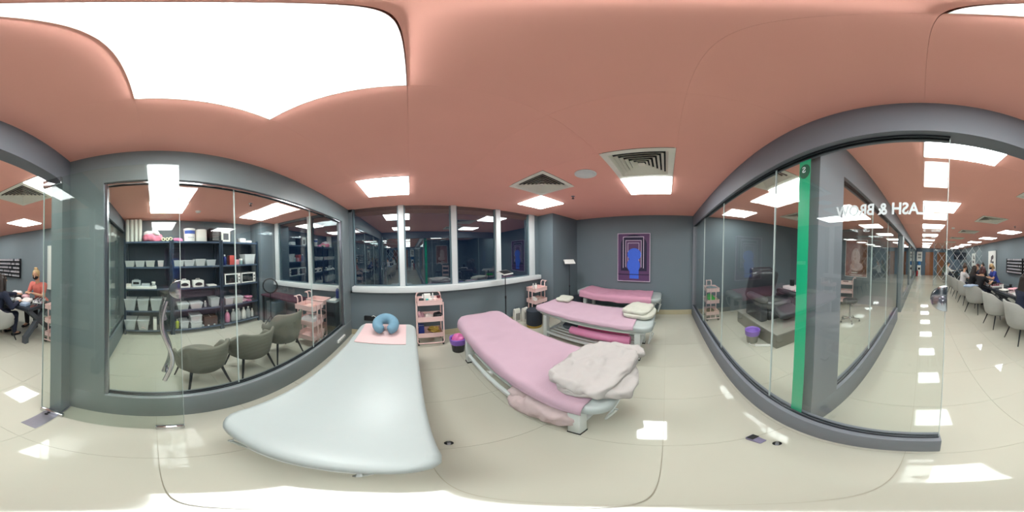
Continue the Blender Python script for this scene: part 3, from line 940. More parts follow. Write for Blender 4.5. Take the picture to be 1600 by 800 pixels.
# paper bags by the wall
for k, (x, y, rz) in enumerate(((-2.33, -2.78, .1), (-2.15, -2.84, -.1))):
    lab = ['white printed paper bag standing between the navy stool and the wall', 'white printed paper bag nearest the tablet stand by the wall'][k]
    t = thing('paper_bag', lab, 'bag', (x, y, 0), rz)
    pts = []
    for z, sx, sy in ((0, .075, .045), (.06, .077, .047), (.30, .075, .032), (.335, .074, .022)):
        pts.append([Vector((a * sx, b * sy, z)) for a, b in ((-1, -1), (1, -1), (1, 1), (-1, 1))])
    MB().loft(pts).build('bag_body', OFFWHITE, t)
    for q in range(3): bx(-.05 + q * .035, -.032 + q * .035, .047, .0478, .06, .24).build('dark_print', BLACK, t)
    MB().tube([(-.03, 0, .32), (-.025, 0, .38), (.025, 0, .38), (.03, 0, .32)], .003, 6).build('cord_handle', DARK, t)


# lamp stands
def panel_stand(name, label, loc, htop, headm, tilt, rz, w_=.19, d_=.27, lr=.2):
    t = thing(name, label, 'stand', loc, rz)
    for k in range(3):
        a = R(90 + 120 * k)
        MB().tube([(0, 0, .16), (lr * math.cos(a), lr * math.sin(a), .012)], [.008, .007], 8).build('tripod_leg', DARK, t, smooth=True)
    MB().cone((0, 0, .10), (0, 0, .75), .013, .013, 12).build('lower_pole', DARK, t, smooth=True)
    MB().cone((0, 0, .74), (0, 0, htop - .03), .008, .008, 10).build('upper_pole', DARK, t, smooth=True)
    MB().cone((0, 0, .72), (0, 0, .77), .018, .018, 12).build('clamp_collar', BLACK, t, smooth=True)
    mt_ = Matrix.Translation((0, 0, htop)) @ Matrix.Rotation(tilt, 4, 'X')
    hd = MB().box(-d_ / 2, d_ / 2, -w_ / 2, w_ / 2, -.008, .012, mt_).build('panel', headm[0], t, bevel=.003)
    MB().box(-d_ / 2 + .012, d_ / 2 - .012, -w_ / 2 + .012, w_ / 2 - .012, .012, .014, mt_).build('panel_face', headm[1], hd)
    MB().ball((0, 0, htop - .03), .018, 10, 8).build('ball_joint', BLACK, t, smooth=True)
    return t


panel_stand('tablet_stand', 'thin black pole stand with a flat tilted tablet panel at the window', (-1.72, -2.62, 0), 1.235, (PLASTICW, BLACK), R(-16), R(15))
panel_stand('panel_lamp', 'slim black stand with a tilted white panel in the column corner', (-3.40, -2.30, 0), 1.37, (PLASTICW, PLASTICW), R(28), R(140), lr=.12)

# framed picture on the end wall
def picture(name, label, loc, rz, w_, h_, parts, frame=WHITE):
    t = thing(name, label, 'picture', loc, rz)     # local: x right, z up, faces -y
    m = MB(); b = .014
    for q in ((-w_ / 2, w_ / 2, -h_ / 2, -h_ / 2 + b), (-w_ / 2, w_ / 2, h_ / 2 - b, h_ / 2), (-w_ / 2, -w_ / 2 + b, -h_ / 2 + b, h_ / 2 - b), (w_ / 2 - b, w_ / 2, -h_ / 2 + b, h_ / 2 - b)):
        m.box(q[0], q[1], -.028, 0, q[2], q[3])
    m.build('frame', frame, t)
    d = -.012
    for nm, mt_, polys in parts:
        q = MB()
        for poly in polys:
            d -= .00025
            q.prism([(x * w_, z * h_) for x, z in poly], -d, -d + .0010, Matrix(((1, 0, 0, 0), (0, 0, -1, 0), (0, 1, 0, 0), (0, 0, 0, 1))))
        q.build(nm, mt_, t)
        d -= .0014
    bx(-w_ / 2 + b, w_ / 2 - b, -.011, 0, -h_ / 2 + b, h_ / 2 - b).build('backing', DARK, t)
    return t


def rect(x0, x1, z0, z1): return [(x0, z0), (x1, z0), (x1, z1), (x0, z1)]
def outline(x0, x1, z0, z1, b): return [rect(x0, x1, z1 - b, z1), rect(x0, x0 + b * 1.4, z0, z1 - b), rect(x1 - b * 1.4, x1, z0, z1 - b)]
def oval(cx_, cz_, rx, rz_, n=24): return [(cx_ + rx * math.cos(2 * PI * k / n), cz_ + rz_ * math.sin(2 * PI * k / n)) for k in range(n)]
def arch(x0, x1, z0, z1):
    c = (x0 + x1) / 2; r = (x1 - x0) / 2
    return [(x0, z0), (x1, z0)] + [(c + r * math.cos(PI * k / 14), z1 - .2 + .2 * math.sin(PI * k / 14)) for k in range(15)]


picture('wall_picture', 'framed purple picture with a blue shape inside nested arches above the far bed', (XP + .03, -.81, 1.48), R(90), .83, 1.215,
        [('print', PURPLE, [rect(-.48, .48, -.485, .485)]), ('arch_shape', DEEPNAVY, [arch(-.40, .40, -.28, .47)]), ('outer_lines', LILAC, outline(-.33, .31, -.22, .43, .012)),
         ('inner_panel', PURPLE, [rect(-.25, .24, -.22, .35)]), ('inner_lines', LILAC, outline(-.25, .24, -.2, .355, .010) + outline(-.18, .17, -.15, .3, .008)),
         ('blue_shape', PBLUE, [oval(.02, .06, .21, .13), oval(0, -.16, .2, .16), rect(-.12, .16, -.44, -.2)]), ('band', DEEPNAVY, [rect(-.48, .48, -.36, -.345)])], mat('lilac_frame', '#cdbccf', .4))

# small things
t = thing('wall_socket', 'black cable box on the wall behind the white bed head', 'socket', (.75, YW, .36))
bx(-.14, .13, 0, .05, 0, .09).build('box', BLACK, t, bevel=.004)
MB().tube([(-.02, .04, .09), (-.05, .06, .12), (-.09, .06, .10), (-.11, .05, .02)], .006, 6).build('cable', PLASTICW, t)
t = thing('power_strip', 'white power strip fixed on the storeroom partition kerb', 'power strip', (XL, -2.42, .15))
bx(-.03, 0, -.14, .14, -.025, .025).build('strip_body', PLASTICW, t, bevel=.004)
for k in range(4): bx(-.0315, -.03, -.115 + k * .062, -.075 + k * .062, -.016, .016).build('outlet', mat('outlet_grey', '#a5a8a8', .5), t)
for x, y, lab in ((-.127, -.69, 'small black rubber foot on the floor beside the white bed'), (-.52, .475, 'small black rubber foot on the floor near the front kerb')):
    t = thing('tripod_foot', lab, 'tripod foot', (x, y, 0))
    MB().lathe([(.022, 0), (.022, .008), (.012, .014), (.009, .035), (.0, .036)], n=16).build('rubber_cap', RUBBER, t, smooth=True)
    MB().cone((0, 0, .03), (x * -.06, y * -.06, .07), .008, .008, 8).build('leg_end', STEEL, t, smooth=True)
t = thing('door_stopper', 'small purplish grey wedge on the floor by the front kerb', 'door stop', (-.61, .42, 0), R(20))
MB().prism([(-.045, 0), (.045, 0), (.045, .012), (-.03, .05), (-.045, .05)], -.025, .025, Matrix(((1, 0, 0, 0), (0, 0, 1, 0), (0, 1, 0, 0), (0, 0, 0, 1)))).build('wedge', mat('wedge_purple', '#7b7590', .5), t, bevel=.004)
bx(-.04, -.0, -.0255, .0255, .0505, .053).build('grip_pad', RUBBER, t)


# ------------------------------------------------------------------ upholstered chairs
def tub_chair(name, label, loc, rz, fab, hb=.84, ha=.64, rx=.30, ry=.29, group=None, wing=0.):
    """local: faces +y; curved shell back around -y"""
    t = thing(name, label, 'chair', loc, rz, group)
    n = 32; A = 118
    outer, inner = [], []
    rows = []
    for i in range(n + 1):
        a = R(-A + 2 * A * i / n)
        u = abs(a) / R(A)
        top = ha + (hb - ha) * (1 / (1 + math.exp((u - .52) * 13))) + wing * math.exp(-((u - .42) / .12) ** 2)
        top -= .10 * max(0, u - .86) / .14
        d = Vector((math.sin(a), -math.cos(a), 0))
        def P(r, z, fl=0): return Vector((d.x * rx * r, d.y * ry * r - fl, z))
        lean = .05 * max(0, math.cos(a))
        z0 = .33
        ring = [P(.78, z0), P(.90, z0 + .04), P(1.0, z0 + .16), P(1.03, z0 + .16 + (top - z0 - .16) * .5, lean * .4), P(1.05, top - .02, lean), P(1.02, top, lean), P(.95, top - .005, lean),
                P(.90, top - .03, lean), P(.87, z0 + .16 + (top - z0 - .16) * .45, lean * .4), P(.84, z0 + .10), P(.76, z0 + .03)]
        rows.append(ring)
    MB().loft(rows).build('shell', fab, t, smooth=2)
    m = MB().lathe([(.02, .335), (.24, .338), (.27, .36), (.275, .42), (.255, .455), (.15, .468), (0, .47)], c=(0, .02, 0), n=32, sx=1, sy=1.0)
    m.v = [(x, y * (1.12 if y > 0 else .9), z) for x, y, z in m.v]
    m.build('seat', fab, t, smooth=2)
    for sx in (-1, 1):
        for y, y2 in ((-.14, -.24), (.17, .25)):
            MB().cone((sx * .16, y, .345), (sx * .235, y2, 0), .017, .009, 10).build('leg', DARK, t, smooth=True)
    return t


G_H = 'grey tub chairs at the manicure tables'
G_S = 'glass-tinted grey tub chairs in the storeroom'
tub_chair('tub_chair', 'glass-tinted grey tub chair behind the storeroom glass nearest the open glass door', (1.70, -.48, 0), R(-90) + .12, TINTFAB, .76, .60, rx=.285, ry=.28, group=G_S, wing=.03)
tub_chair('tub_chair', 'glass-tinted grey tub chair in the middle of the three behind the storeroom glass', (1.72, -1.10, 0), R(-90) - .05, TINTFAB, .76, .60, rx=.285, ry=.28, group=G_S, wing=.03)
tub_chair('tub_chair', 'glass-tinted grey tub chair behind the storeroom glass nearest the pink trolleys', (1.76, -1.70, 0), R(-90) - .2, TINTFAB, .86, .64, rx=.285, ry=.28, group=G_S, wing=.03)
tub_chair('tub_chair', 'grey tub chair at the near manicure table holding the long-haired woman', (1.80, 2.53, 0), R(-90), GREYFAB, .89, .67, .325, .315, group=G_H)
tub_chair('tub_chair', 'empty grey tub chair, second from the near end of the manicure tables', (1.74, 3.46, 0), R(-90) + .1, GREYFAB, .89, .67, .325, .315, group=G_H)
tub_chair('tub_chair', 'grey tub chair with a pale denim jacket hung over its back', (1.62, 4.62, 0), R(-55), GREYFAB, .89, .67, .325, .315, group=G_H)
tub_chair('tub_chair', 'grey tub chair of the client in black at the manicure tables', (1.60, 5.62, 0), R(-80), GREYFAB, .89, .67, .325, .315, group=G_H)
tub_chair('tub_chair', 'grey tub chair of the client with brown updo in a white top', (1.56, 6.55, 0), R(-85), GREYFAB, .89, .67, .325, .315, group=G_H)
tub_chair('tub_chair', 'farthest grey tub chair in front of the lattice screen', (1.52, 7.5, 0), R(-85), GREYFAB, .89, .67, .325, .315, group=G_H)
o = slab(.42, .30, .05, 71, .03, 0, 0, 0, 18).build('denim_jacket', DENIM, None, smooth=2, loc=(1.40, 4.475, .845)); o.rotation_euler = (0, R(4), R(35))
tag(o, 'pale blue denim jacket draped over a grey chair back', 'jacket')

# ------------------------------------------------------------------ storeroom shelving
SX0, SX1 = 3.30, 3.645
LV = (.12, .575, 1.05, 1.50, 2.02)


def shelf_unit(label, y0, y1):
    t = thing('shelf_unit', label, 'shelf', ((SX0 + SX1) / 2, (y0 + y1) / 2, 0), 0, 'dark metal shelf units')
    dx_, dy_ = (SX1 - SX0) / 2, abs(y1 - y0) / 2
    for sx in (-1, 1):
        for sy in (-1, 1):
            bx(sx * (dx_ - .02) - .02, sx * (dx_ - .02) + .02, sy * (dy_ - .02) - .02, sy * (dy_ - .02) + .02, 0, 2.06).build('post', SHELFM, t)
    for z in LV:
        s_ = bx(-dx_ + .003, dx_ - .003, -dy_ + .041, dy_ - .041, z - .035, z).build('shelf_board', SHELFM, t)
        bx(-dx_ - .001, -dx_ + .003, -dy_ + .041, dy_ - .041, z - .03, z + .004).build('front_edge', mat('shelf_edge', '#46566b', .35), s_)
    bx(dx_ - .006, dx_, -dy_ + .04, dy_ - .04, .1, 2.0).build('back_sheet', SHELFM, t)
    return t


shelf_unit('dark blue metal shelf unit nearest the hall, holding large clear bins', .625, -.355)
shelf_unit('dark blue metal shelf unit in the middle with two white carry cases', -.365, -1.435)
shelf_unit('dark blue metal shelf unit nearest the storeroom window with two microwaves', -1.445, -2.44)


def tub(loc, lx, ly, h, label, fillm=None, lid=False, group='clear plastic storage tubs', taper=.82, rz=0):
    t = thing('storage_tub', label, 'tub', loc, rz, group)
    a, b = lx / 2, ly / 2
    def rg(k, z): return [Vector((sx * a * k, sy * b * k, z)) for sx, sy in ((-1, -1), (1, -1), (1, 1), (-1, 1))]
    MB().loft([rg(taper, 0), rg(1, h), rg(.965, h), rg(taper * .96, .004)]).build('tub_wall', CLEAR, t)
    MB().loft([rg(1.0, h - .008), rg(1.05, h - .008), rg(1.05, h + .006), rg(.97, h + .006)]).build('tub_rim', CLEAR, t)
    if lid: MB().loft([rg(1.06, h + .006), rg(1.04, h + .022), rg(.9, h + .026)]).build('tub_lid', CLEAR, t)
    if fillm:
        slab(lx * .78, ly * .78, h * .62, int(abs(loc[1]) * 100) % 90, .018, .006, 0, 0, 10).build('contents', fillm, t, smooth=2)
    return t


MIX1 = mat('mixed_tubes', '#c9c6b2', .5, var=.35, scale=60)
MIX2 = mat('mixed_blue_bits', '#aab6bd', .5, var=.35, scale=60)
MIX3 = mat('mixed_cream_bits', '#d2c39c', .5, var=.3, scale=60)
sxm = 3.45
# unit 1, top to bottom
z = LV[4]
for k, y in enumerate((.565, .475, .385, .295)):
    t = thing('paper_roll', ['first tall white roll from the hall side on top of the shelves', 'second tall white roll from the hall side on top of the shelves', 'third tall white roll on top of the shelves', 'tall white roll nearest the pink bundle on top of the shelves'][k], 'roll', (sxm, y, z), 0, 'tall white rolls')
    MB().lathe([(.042, 0), (.042, .50), (.012, .501), (.012, .02)], n=20).build('paper', OFFWHITE, t, smooth=True)
    MB().lathe([(.012, 0), (.012, .505), (.006, .505)], n=10).build('core', mat('card_core', '#b9a88a', .8), t)
t = thing('towel_bundle', 'pink towel bundle with white cloth heaped on top of the shelves', 'bundle', (sxm, .03, z))
slab(.26, .42, .16, 81, .05, 0, 0, 0, 18, .1).build('pink_cloth', mat('pink_terry', '#e07f96', .9, bump=.3), t, smooth=2)
slab(.22, .34, .10, 84, .04, .13, 0, .02, 16, -.1).build('white_cloth', WHITECLOTH, t, smooth=2)
for k, (y, zz) in enumerate(((-.19, .045), (-.27, .045), (-.34, .055))):
    t = thing('foil_roll', ['cream cardboard roll next to the pink bundle on the shelf top', 'cream cardboard roll in the middle of three on the shelf top', 'cream cardboard roll nearest the pink packet on the shelf top'][k], 'roll', (sxm, y, z + zz), 0, 'cardboard rolls')
    MB().cone((-.15, 0, 0), (.13, 0, 0), .036, .036, 20).build('wound_sheet', mat('cream_roll', '#d8cfae', .6), t, smooth=True)
    MB().cone((-.152, 0, 0), (-.149, 0, 0), .018, .018, 14).build('dark_core', BLACK, t)
o = slab(.22, .22, .075, 88, .02, 0, 0, 0, 14).build('pink_packet', mat('hot_pink_pack', '#e884ae', .5), None, smooth=2, loc=(sxm, -.50, z)); tag(o, 'soft pink packet on the shelf top beside the cardboard rolls', 'packet')
t = thing('paint_bucket', 'white plastic bucket with blue printed label on the shelf top', 'bucket', (sxm, -.765, z))
MB().lathe([(.115, 0), (.13, .27), (.134, .27), (.134, .285), (.12, .29), (0, .292)], n=32).build('pail', PLASTICW, t, smooth=True)
m = MB()
rw = []
for zz in (.17, .24):
    rw.append([Vector((-.1292 * math.cos(R(a)) * (1 + (zz - .2) * .35), .1292 * math.sin(R(a)) * (1 + (zz - .2) * .35), zz)) for a in range(-60, 61, 10)])
m.loft(rw, caps=False, closed=False).build('blue_label', mat('label_blue', '#3d5fae', .5), t)
for k in range(4): bx(-.1325, -.1312, -.07 + k * .036, -.048 + k * .036, .085, .10).build('small_print', mat('print_grey', '#7f8a9c', .6), t)
t = thing('paper_towel_roll', 'large plain white paper roll beside the bucket on the shelf top', 'roll', (sxm, -1.03, z))
MB().lathe([(.125, 0), (.128, .01), (.128, .265), (.12, .275), (.03, .276), (.03, .2)], n=32).build('paper', OFFWHITE, t, smooth=True)
MB().lathe([(.031, .19), (.031, .277), (.024, .277)], n=16).build('core', MATS['card_core'], t)
t = thing('appliance_box', 'black and white printed appliance box on the shelf top', 'box', (sxm, -1.44, z))
bx(-.13, .13, -.26, .24, 0, .30).build('body', BLACK, t, bevel=.003)
bx(-.132, -.1305, -.24, -.02, .01, .29).build('white_print', OFFWHITE, t)
bx(-.134, -.1325, -.2, -.07, .05, .2).build('product_print', mat('product_grey', '#4a4b50', .5), t)
for k in range(6): bx(-.132, -.1305, .04, .19, .04 + k * .038, .056 + k * .038).build('text_line', mat('line_grey', '#9a9a98', .6), t)
for k, (y, r_, h) in enumerate(((-2.05, .11, .11), (-2.24, .10, .065))):
    t = thing('round_tin', ['taller round white tub stack on the shelf top near the window', 'low round white tub on the shelf top end near the window'][k], 'tub', (sxm, y, z))
    MB().lathe([(r_ * .92, 0), (r_, .01), (r_, h * .7)], n=26).build('body', PLASTICW, t, smooth=True)
    MB().lathe([(r_ * 1.04, h * .68), (r_ * 1.04, h * .95), (r_ * .95, h), (0, h)], n=26).build('lid', WHITE, t, smooth=True)
# level 3 (z 1.50)
z = LV[3]
ys = [(.50, MIX1, 'with white tubes'), (.29, MIX2, 'with pale blue bits'), (.08, MIX3, 'with cream pieces'), (-.13, mat('pink_bits', '#d98a96', .5, var=.2), 'with pink pieces')]
for k, (y, mt_, txt) in enumerate(ys):
    tub((sxm - .04, y, z), .26, .185 if k < 3 else .12, .125, 'small clear tub %s on the upper shelf near the hall' % txt, mt_, rz=0)
for k, (y, mt_, txt) in enumerate(((-.50, MIX1, 'first from the left post'), (-.72, MIX2, 'second from the left post'), (-.96, MIX1, 'third from the left post'), (-1.20, MIX2, 'fourth from the left post'))):
    tub((sxm - .04, y, z), .26, .21, .125, 'small clear tub on the middle upper shelf, %s' % txt, mt_, lid=(k == 2))
bottle((sxm - .04, -1.57, z), .24, .038, 'blue', 'navy pump bottle with white top on the upper shelf', 'white')
carton((sxm, -1.75, z), .14, .12, .22, BCOLS['red'], 'tall red box on the upper shelf near the window')
carton((sxm - .04, -1.87, z), .12, .10, .12, mat('pink_print', '#c88b8f', .6, var=.4, scale=50), 'small pink printed box on the upper shelf near the window')
jar((sxm - .04, -2.0, z), .14, .04, mat('pale_teal', '#a8d0d0', .4), 'pale teal jar on the upper shelf near the window')
tub((sxm, -2.22, z), .26, .30, .24, 'large clear tub with white plastic on the upper shelf end', PLASTICW)
# level 2 (z 1.05)
z = LV[2]
o = bx(-.12, .12, -.31, .31, 0, .045).build('polystyrene_sheet', PLASTICW, None, bevel=.004, loc=(sxm - .04, .27, z)); tag(o, 'long white foam sheet on the shelf above the large bins', 'sheet')
t = thing('mini_machine', 'grey nail machine with square display standing on the foam sheet', 'machine', (sxm - .04, .38, z + .045))
bx(-.06, .06, -.09, .09, 0, .12).build('housing', mat('pale_grey_plastic', '#b4bcc0', .4), t, bevel=.008)
bx(-.0615, -.06, -.06, .06, .045, .095).build('display', BLACK, t)
MB().tube([(0, -.05, .12), (0, -.04, .14), (0, .04, .14), (0, .05, .12)], .006, 6).build('handle', MATS['pale_grey_plastic'], t)
carton((sxm - .04, .18, z + .045), .14, .17, .055, MATS['pale_grey_plastic'], 'flat grey box lying on the foam sheet')
jar((sxm - .04, .02, z + .045), .09, .04, 'clear', 'clear jar at the end of the foam sheet')
carton((sxm - .05, .54, z), .14, .11, .09, OFFWHITE, 'small white box at the hall end of the bin shelf')
carton((sxm - .05, -.41, z), .16, .10, .17, mat('kraft_card', '#8f8474', .8), 'small brown card box beside the shelf post')
for k, y in enumerate((-.62, -.92)):
    t = thing('carry_case', ['white carry case with dark oval window, nearer the hall', 'white carry case with dark oval window, nearer the microwaves'][k], 'case', (sxm - .05, y, z), 0, 'white carry cases')
    bx(-.09, .09, -.115, .115, 0, .145).build('case_body', PLASTICW, t, bevel=.01)
    q = MB().lathe([(1, 0), (1, .002)], n=28); q.v = [(-.091 - c, a * .08, .06 + b * .045 * (1 if b > 0 else .55)) for a, b, c in q.v]
    q.build('dark_window', BLACK, t)
    MB().tube([(0, -.045, .143), (0, -.04, .175), (0, .04, .175), (0, .045, .143)], .008, 8).build('case_handle', PLASTICW, t, smooth=True)
o = bx(-.1, .1, -.09, .09, 0, .03).build('white_tray', PLASTICW, None, bevel=.004, loc=(sxm - .04, -1.23, z)); tag(o, 'flat white tray on the shelf beside the carry cases', 'tray')
for k, y in enumerate((-1.72, -2.15)):
    t = thing('microwave', ['white-framed microwave nearer the carry cases', 'white-framed microwave nearer the window'][k], 'microwave', (sxm + .02, y, z), 0, 'microwaves on the shelf')
    bx(-.15, .16, -.20, .20, .01, .25).build('case', mat('mw_grey', '#6d767b', .4), t, bevel=.005)
    dr = MB()
    for q in ((-.2, .2, .01, .035), (-.2, .2, .225, .25), (.175, .2, .035, .225), (-.2, -.13, .035, .225)): dr.box(-.162, -.15, q[0], q[1], q[2], q[3])
    dd = dr.build('door_frame', PLASTICW, t)
    bx(-.158, -.151, -.13, .175, .035, .225).build('door_window', mat('dark_window', '#10181c', .08), dd)
    for j in range(2):
        q = MB().cone((-.162, -.165, .09 + j * .08), (-.176, -.165, .09 + j * .08), .017, .015, 14).build('dial', DARK, t, smooth=True)
# level 1 (z .575)
z = LV[1]
tub((sxm - .03, .50, z), .30, .235, .25, 'large clear bin on the low shelf nearest the hall', None, taper=.74)
tub((sxm - .03, .235, z), .30, .235, .25, 'second large clear bin on the low shelf', None, taper=.74)
tub((sxm - .03, -.03, z), .30, .235, .25, 'third large clear bin on the low shelf beside the door handle', None, taper=.74)
tub((sxm - .04, -.58, z), .24, .24, .12, 'flat lidded clear tub on the low middle shelf, left one', MIX1, True)
tub((sxm - .04, -.86, z), .24, .26, .12, 'flat lidded clear tub on the low middle shelf, right one', MATS['pink_bits'], True)
bottle((sxm - .05, -1.08, z), .14, .028, 'clear', 'small clear bottle on the low middle shelf')
tub((sxm - .02, -1.28, z), .26, .2, .2, 'clear tub standing at the end of the low middle shelf', MIX2)
tub((sxm - .03, -1.62, z), .26, .20, .17, 'clear tub with pink things below the first microwave', MATS['pink_bits'])
tub((sxm - .04, -1.86, z), .26, .24, .16, 'clear tub with cream pieces below the microwaves', MIX3)
t = thing('cloth_pile', 'pile of pink packets on the low shelf below the second microwave', 'pile', (sxm - .03, -2.18, z))
for k in range(9): slab(.16, .14, .035, 120 + k, .02, .03 * (k % 4), random.uniform(-.05, .05), random.uniform(-.12, .12), 10, random.uniform(0, 3)).build('packet', mat('pack_%d' % (k % 3), ['#c97f9b', '#b56f8f', '#d8b4be'][k % 3], .5), t, smooth=2)
# level 0 (z .12)
z = LV[0]
tub((sxm - .03, .50, z), .30, .235, .24, 'large clear bin on the bottom shelf nearest the hall', MIX2, taper=.74)
tub((sxm - .03, .235, z), .30, .235, .24, 'second large clear bin on the bottom shelf with pinkish cloth', mat('dusty_pink', '#b9a3a3', .8), taper=.74)
carton((sxm - .05, .0, z), .16, .07, .26, PLASTICW, 'narrow white box upright on the bottom shelf by the door handle', flap=False)
bottle((sxm - .06, -.46, z), .22, .04, mat('lime_plastic', '#c3cc3d', .4), 'lime yellow bottle on the bottom middle shelf', 'clear')
tub((sxm - .03, -.60, z), .24, .18, .18, 'grey clear tub behind the lime bottle', MIX2)
for k, zz in enumerate((0, .155)):
    tub((sxm - .03, -.85, z + zz), .26, .24, .145, ['lower of two stacked white tubs on the bottom middle shelf', 'upper of two stacked white tubs heaped with pink packets'][k], MATS['pink_bits'] if k else PLASTICW, taper=.92)
carton((sxm - .02, -1.18, z), .2, .3, .22, mat('dark_brown_box', '#4a2f2a', .6), 'dark brown printed gift box on the bottom middle shelf')
for k in range(5):
    o = slab(.07, .08, .03, 140 + k, .012, 0, 0, 0, 8, k).build('small_packet', [MIX2, MIX3, OFFWHITE, MIX1, MIX2][k], None, smooth=2, loc=(3.36 + .025 * (k % 2), -1.0 - .065 * k, z)); tag(o, 'small loose packet, %s from the white tubs, on the front of the bottom middle shelf' % nth[k], 'packet', 'loose packets on the bottom shelf')
for k, (y, mt_, lab) in enumerate(((-1.60, mat('pink_liquid', '#e58fb5', .25), 'large pink liquid bottle on the bottom shelf'), (-1.76, CLEAR, 'large clear bottle right beside the pink liquid bottle'), (-1.90, CLEAR, 'large clear bottle third along the bottom shelf'),
                                   (-2.04, PLASTICW, 'large white bottle fourth along the bottom shelf'), (-2.17, CLEAR, 'large clear bottle fifth along the bottom shelf'))):
    t = thing('jug_bottle', lab, 'bottle', (3.40, y, z), 0, 'large liquid bottles')
    MB().lathe([(.055, 0), (.062, .01), (.062, .16), (.05, .21), (.022, .26), (.02, .275)], n=20).build('body', mt_, t, smooth=True)
    MB().lathe([(.024, .27), (.024, .30), (.015, .302)], n=14).build('cap', PLASTICW, t, smooth=True)
bottle((3.42, -2.30, z), .22, .035, 'white', 'small white bottle at the end of the bottom shelf')

# desk, ring light, fridge and trolleys in the storeroom
t = thing('side_desk', 'dark narrow desk below the storeroom window', 'desk', (2.55, -2.62, 0))
bx(-.52, .62, -.22, .22, .72, .75).build('desk_top', mat('plum_desk', '#4a2a38', .35), t)
for sx, x in ((0, -.48), (1, .58)):
    for y in (-.18, .18): bx(x - .02, x + .02, y - .02, y + .02, 0, .72).build('leg', DARK, t)
bx(-.46, .56, -.2, -.17, .60, .72).build('apron', DARK, t)
t = thing('drawer_cabinet', 'grey box standing under the dark desk beside the column', 'cabinet', (2.92, -2.66, 0))
bx(-.16, .16, -.2, .16, .02, .58).build('body', mat('cab_grey', '#6c7679', .5), t, bevel=.004)
for k in range(3): bx(-.15, .15, .16, .168, .04 + k * .18, .2 + k * .18).build('drawer', mat('cab_front', '#5d676b', .5), t)
t = thing('ring_light', 'black ring light on a thin stand in front of the storeroom desk', 'ring light', (2.72, -2.32, 0))
pr = [(.16 * math.cos(2 * PI * k / 40) , 0, 1.02 + .16 * math.sin(2 * PI * k / 40)) for k in range(40)]
q = MB().tube(pr, .016, 10, closed=True); ang = R(35)
q.v = [(x * math.cos(ang), x * math.sin(ang), z_) for x, y, z_ in [(v[0], v[1] , v[2]) for v in q.v] ] if False else [(v[0] * math.cos(ang) - v[1] * math.sin(ang), v[0] * math.sin(ang) + v[1] * math.cos(ang), v[2]) for v in q.v]
q.build('ring', BLACK, t, smooth=2)
MB().cone((0, 0, .3), (0, 0, .86), .01, .01, 10).build('pole', BLACK, t, smooth=True)
for k in range(3):
    a = R(30 + 120 * k); MB().tube([(0, 0, .32), (.18 * math.cos(a), .18 * math.sin(a), .01)], .008, 8).build('leg', BLACK, t)
t = thing('mini_fridge', 'black mini fridge in the corner of the storeroom by the window', 'fridge', (1.365, -2.72, 0))
bx(-.095, .095, -.19, .19, .02, .80).build('body', BLACK, t, bevel=.006)
bx(-.1, .1, -.195, .195, .80, .815).build('white_top', mat('pale_top', '#9aa3a4', .4), t)
bx(-.09, .09, .19, .2, .03, .79).build('door', DARK, t)
o = slab(.12, .16, .02, 150, .01, 0, 0, 0, 10, .3).build('paper_sheets', PLASTICW, None, smooth=2, loc=(1.37, -2.63, .818)); tag(o, 'loose white papers on the mini fridge top', 'papers')
bottle((1.36, -2.80, .815), .24, .036, 'blue', 'navy bottle with white cap standing on the mini fridge', 'white')
cs1 = cart_b('pink trolley behind the storeroom glass, nearer the glass-tinted chairs', (1.66, -2.28, 0), R(0))
cs2 = cart_b('pink trolley behind the storeroom glass, nearer the black fridge', (1.72, -2.68, 0), R(0))
o = slab(.26, .20, .12, 160, .03, 0, 0, 0, 14, .3).build('towel_stack', WHITECLOTH, None, smooth=2, loc=(1.66, -2.28, .447)); tag(o, 'white cloth pile in the middle tray of the nearer storeroom trolley', 'cloth')
o = slab(.26, .20, .10, 163, .03, 0, 0, 0, 14, .3).build('grey_cloth', mat('grey_cloth', '#6f787c', .9), None, smooth=2, loc=(1.72, -2.68, .447)); tag(o, 'grey cloth in the middle tray of the farther storeroom trolley', 'cloth')
carton((1.66, -2.28, .727), .2, .14, .05, mat('peach_box', '#e5b7ac', .6), 'flat peach box in the top tray of the nearer storeroom trolley', 1.5)

# ------------------------------------------------------------------ treatment room behind the front glass
t = thing('chair_plinth', 'low taupe grey platform under the black leather chair', 'platform', (-2.55, 2.36, 0))
bx(-.75, .65, -.78, .78, 0, .27).build('plinth_block', GREYPLINTH, t, bevel=.006)
bx(-.77, .67, -.80, .80, .27, .295).build('top_slab', mat('plinth_top', '#8f8d84', .35), t, bevel=.004)
t = thing('leather_recliner', 'black leather pedicure armchair with a thick head bolster on the platform', 'armchair', (-2.80, 2.13, .295), R(-90))
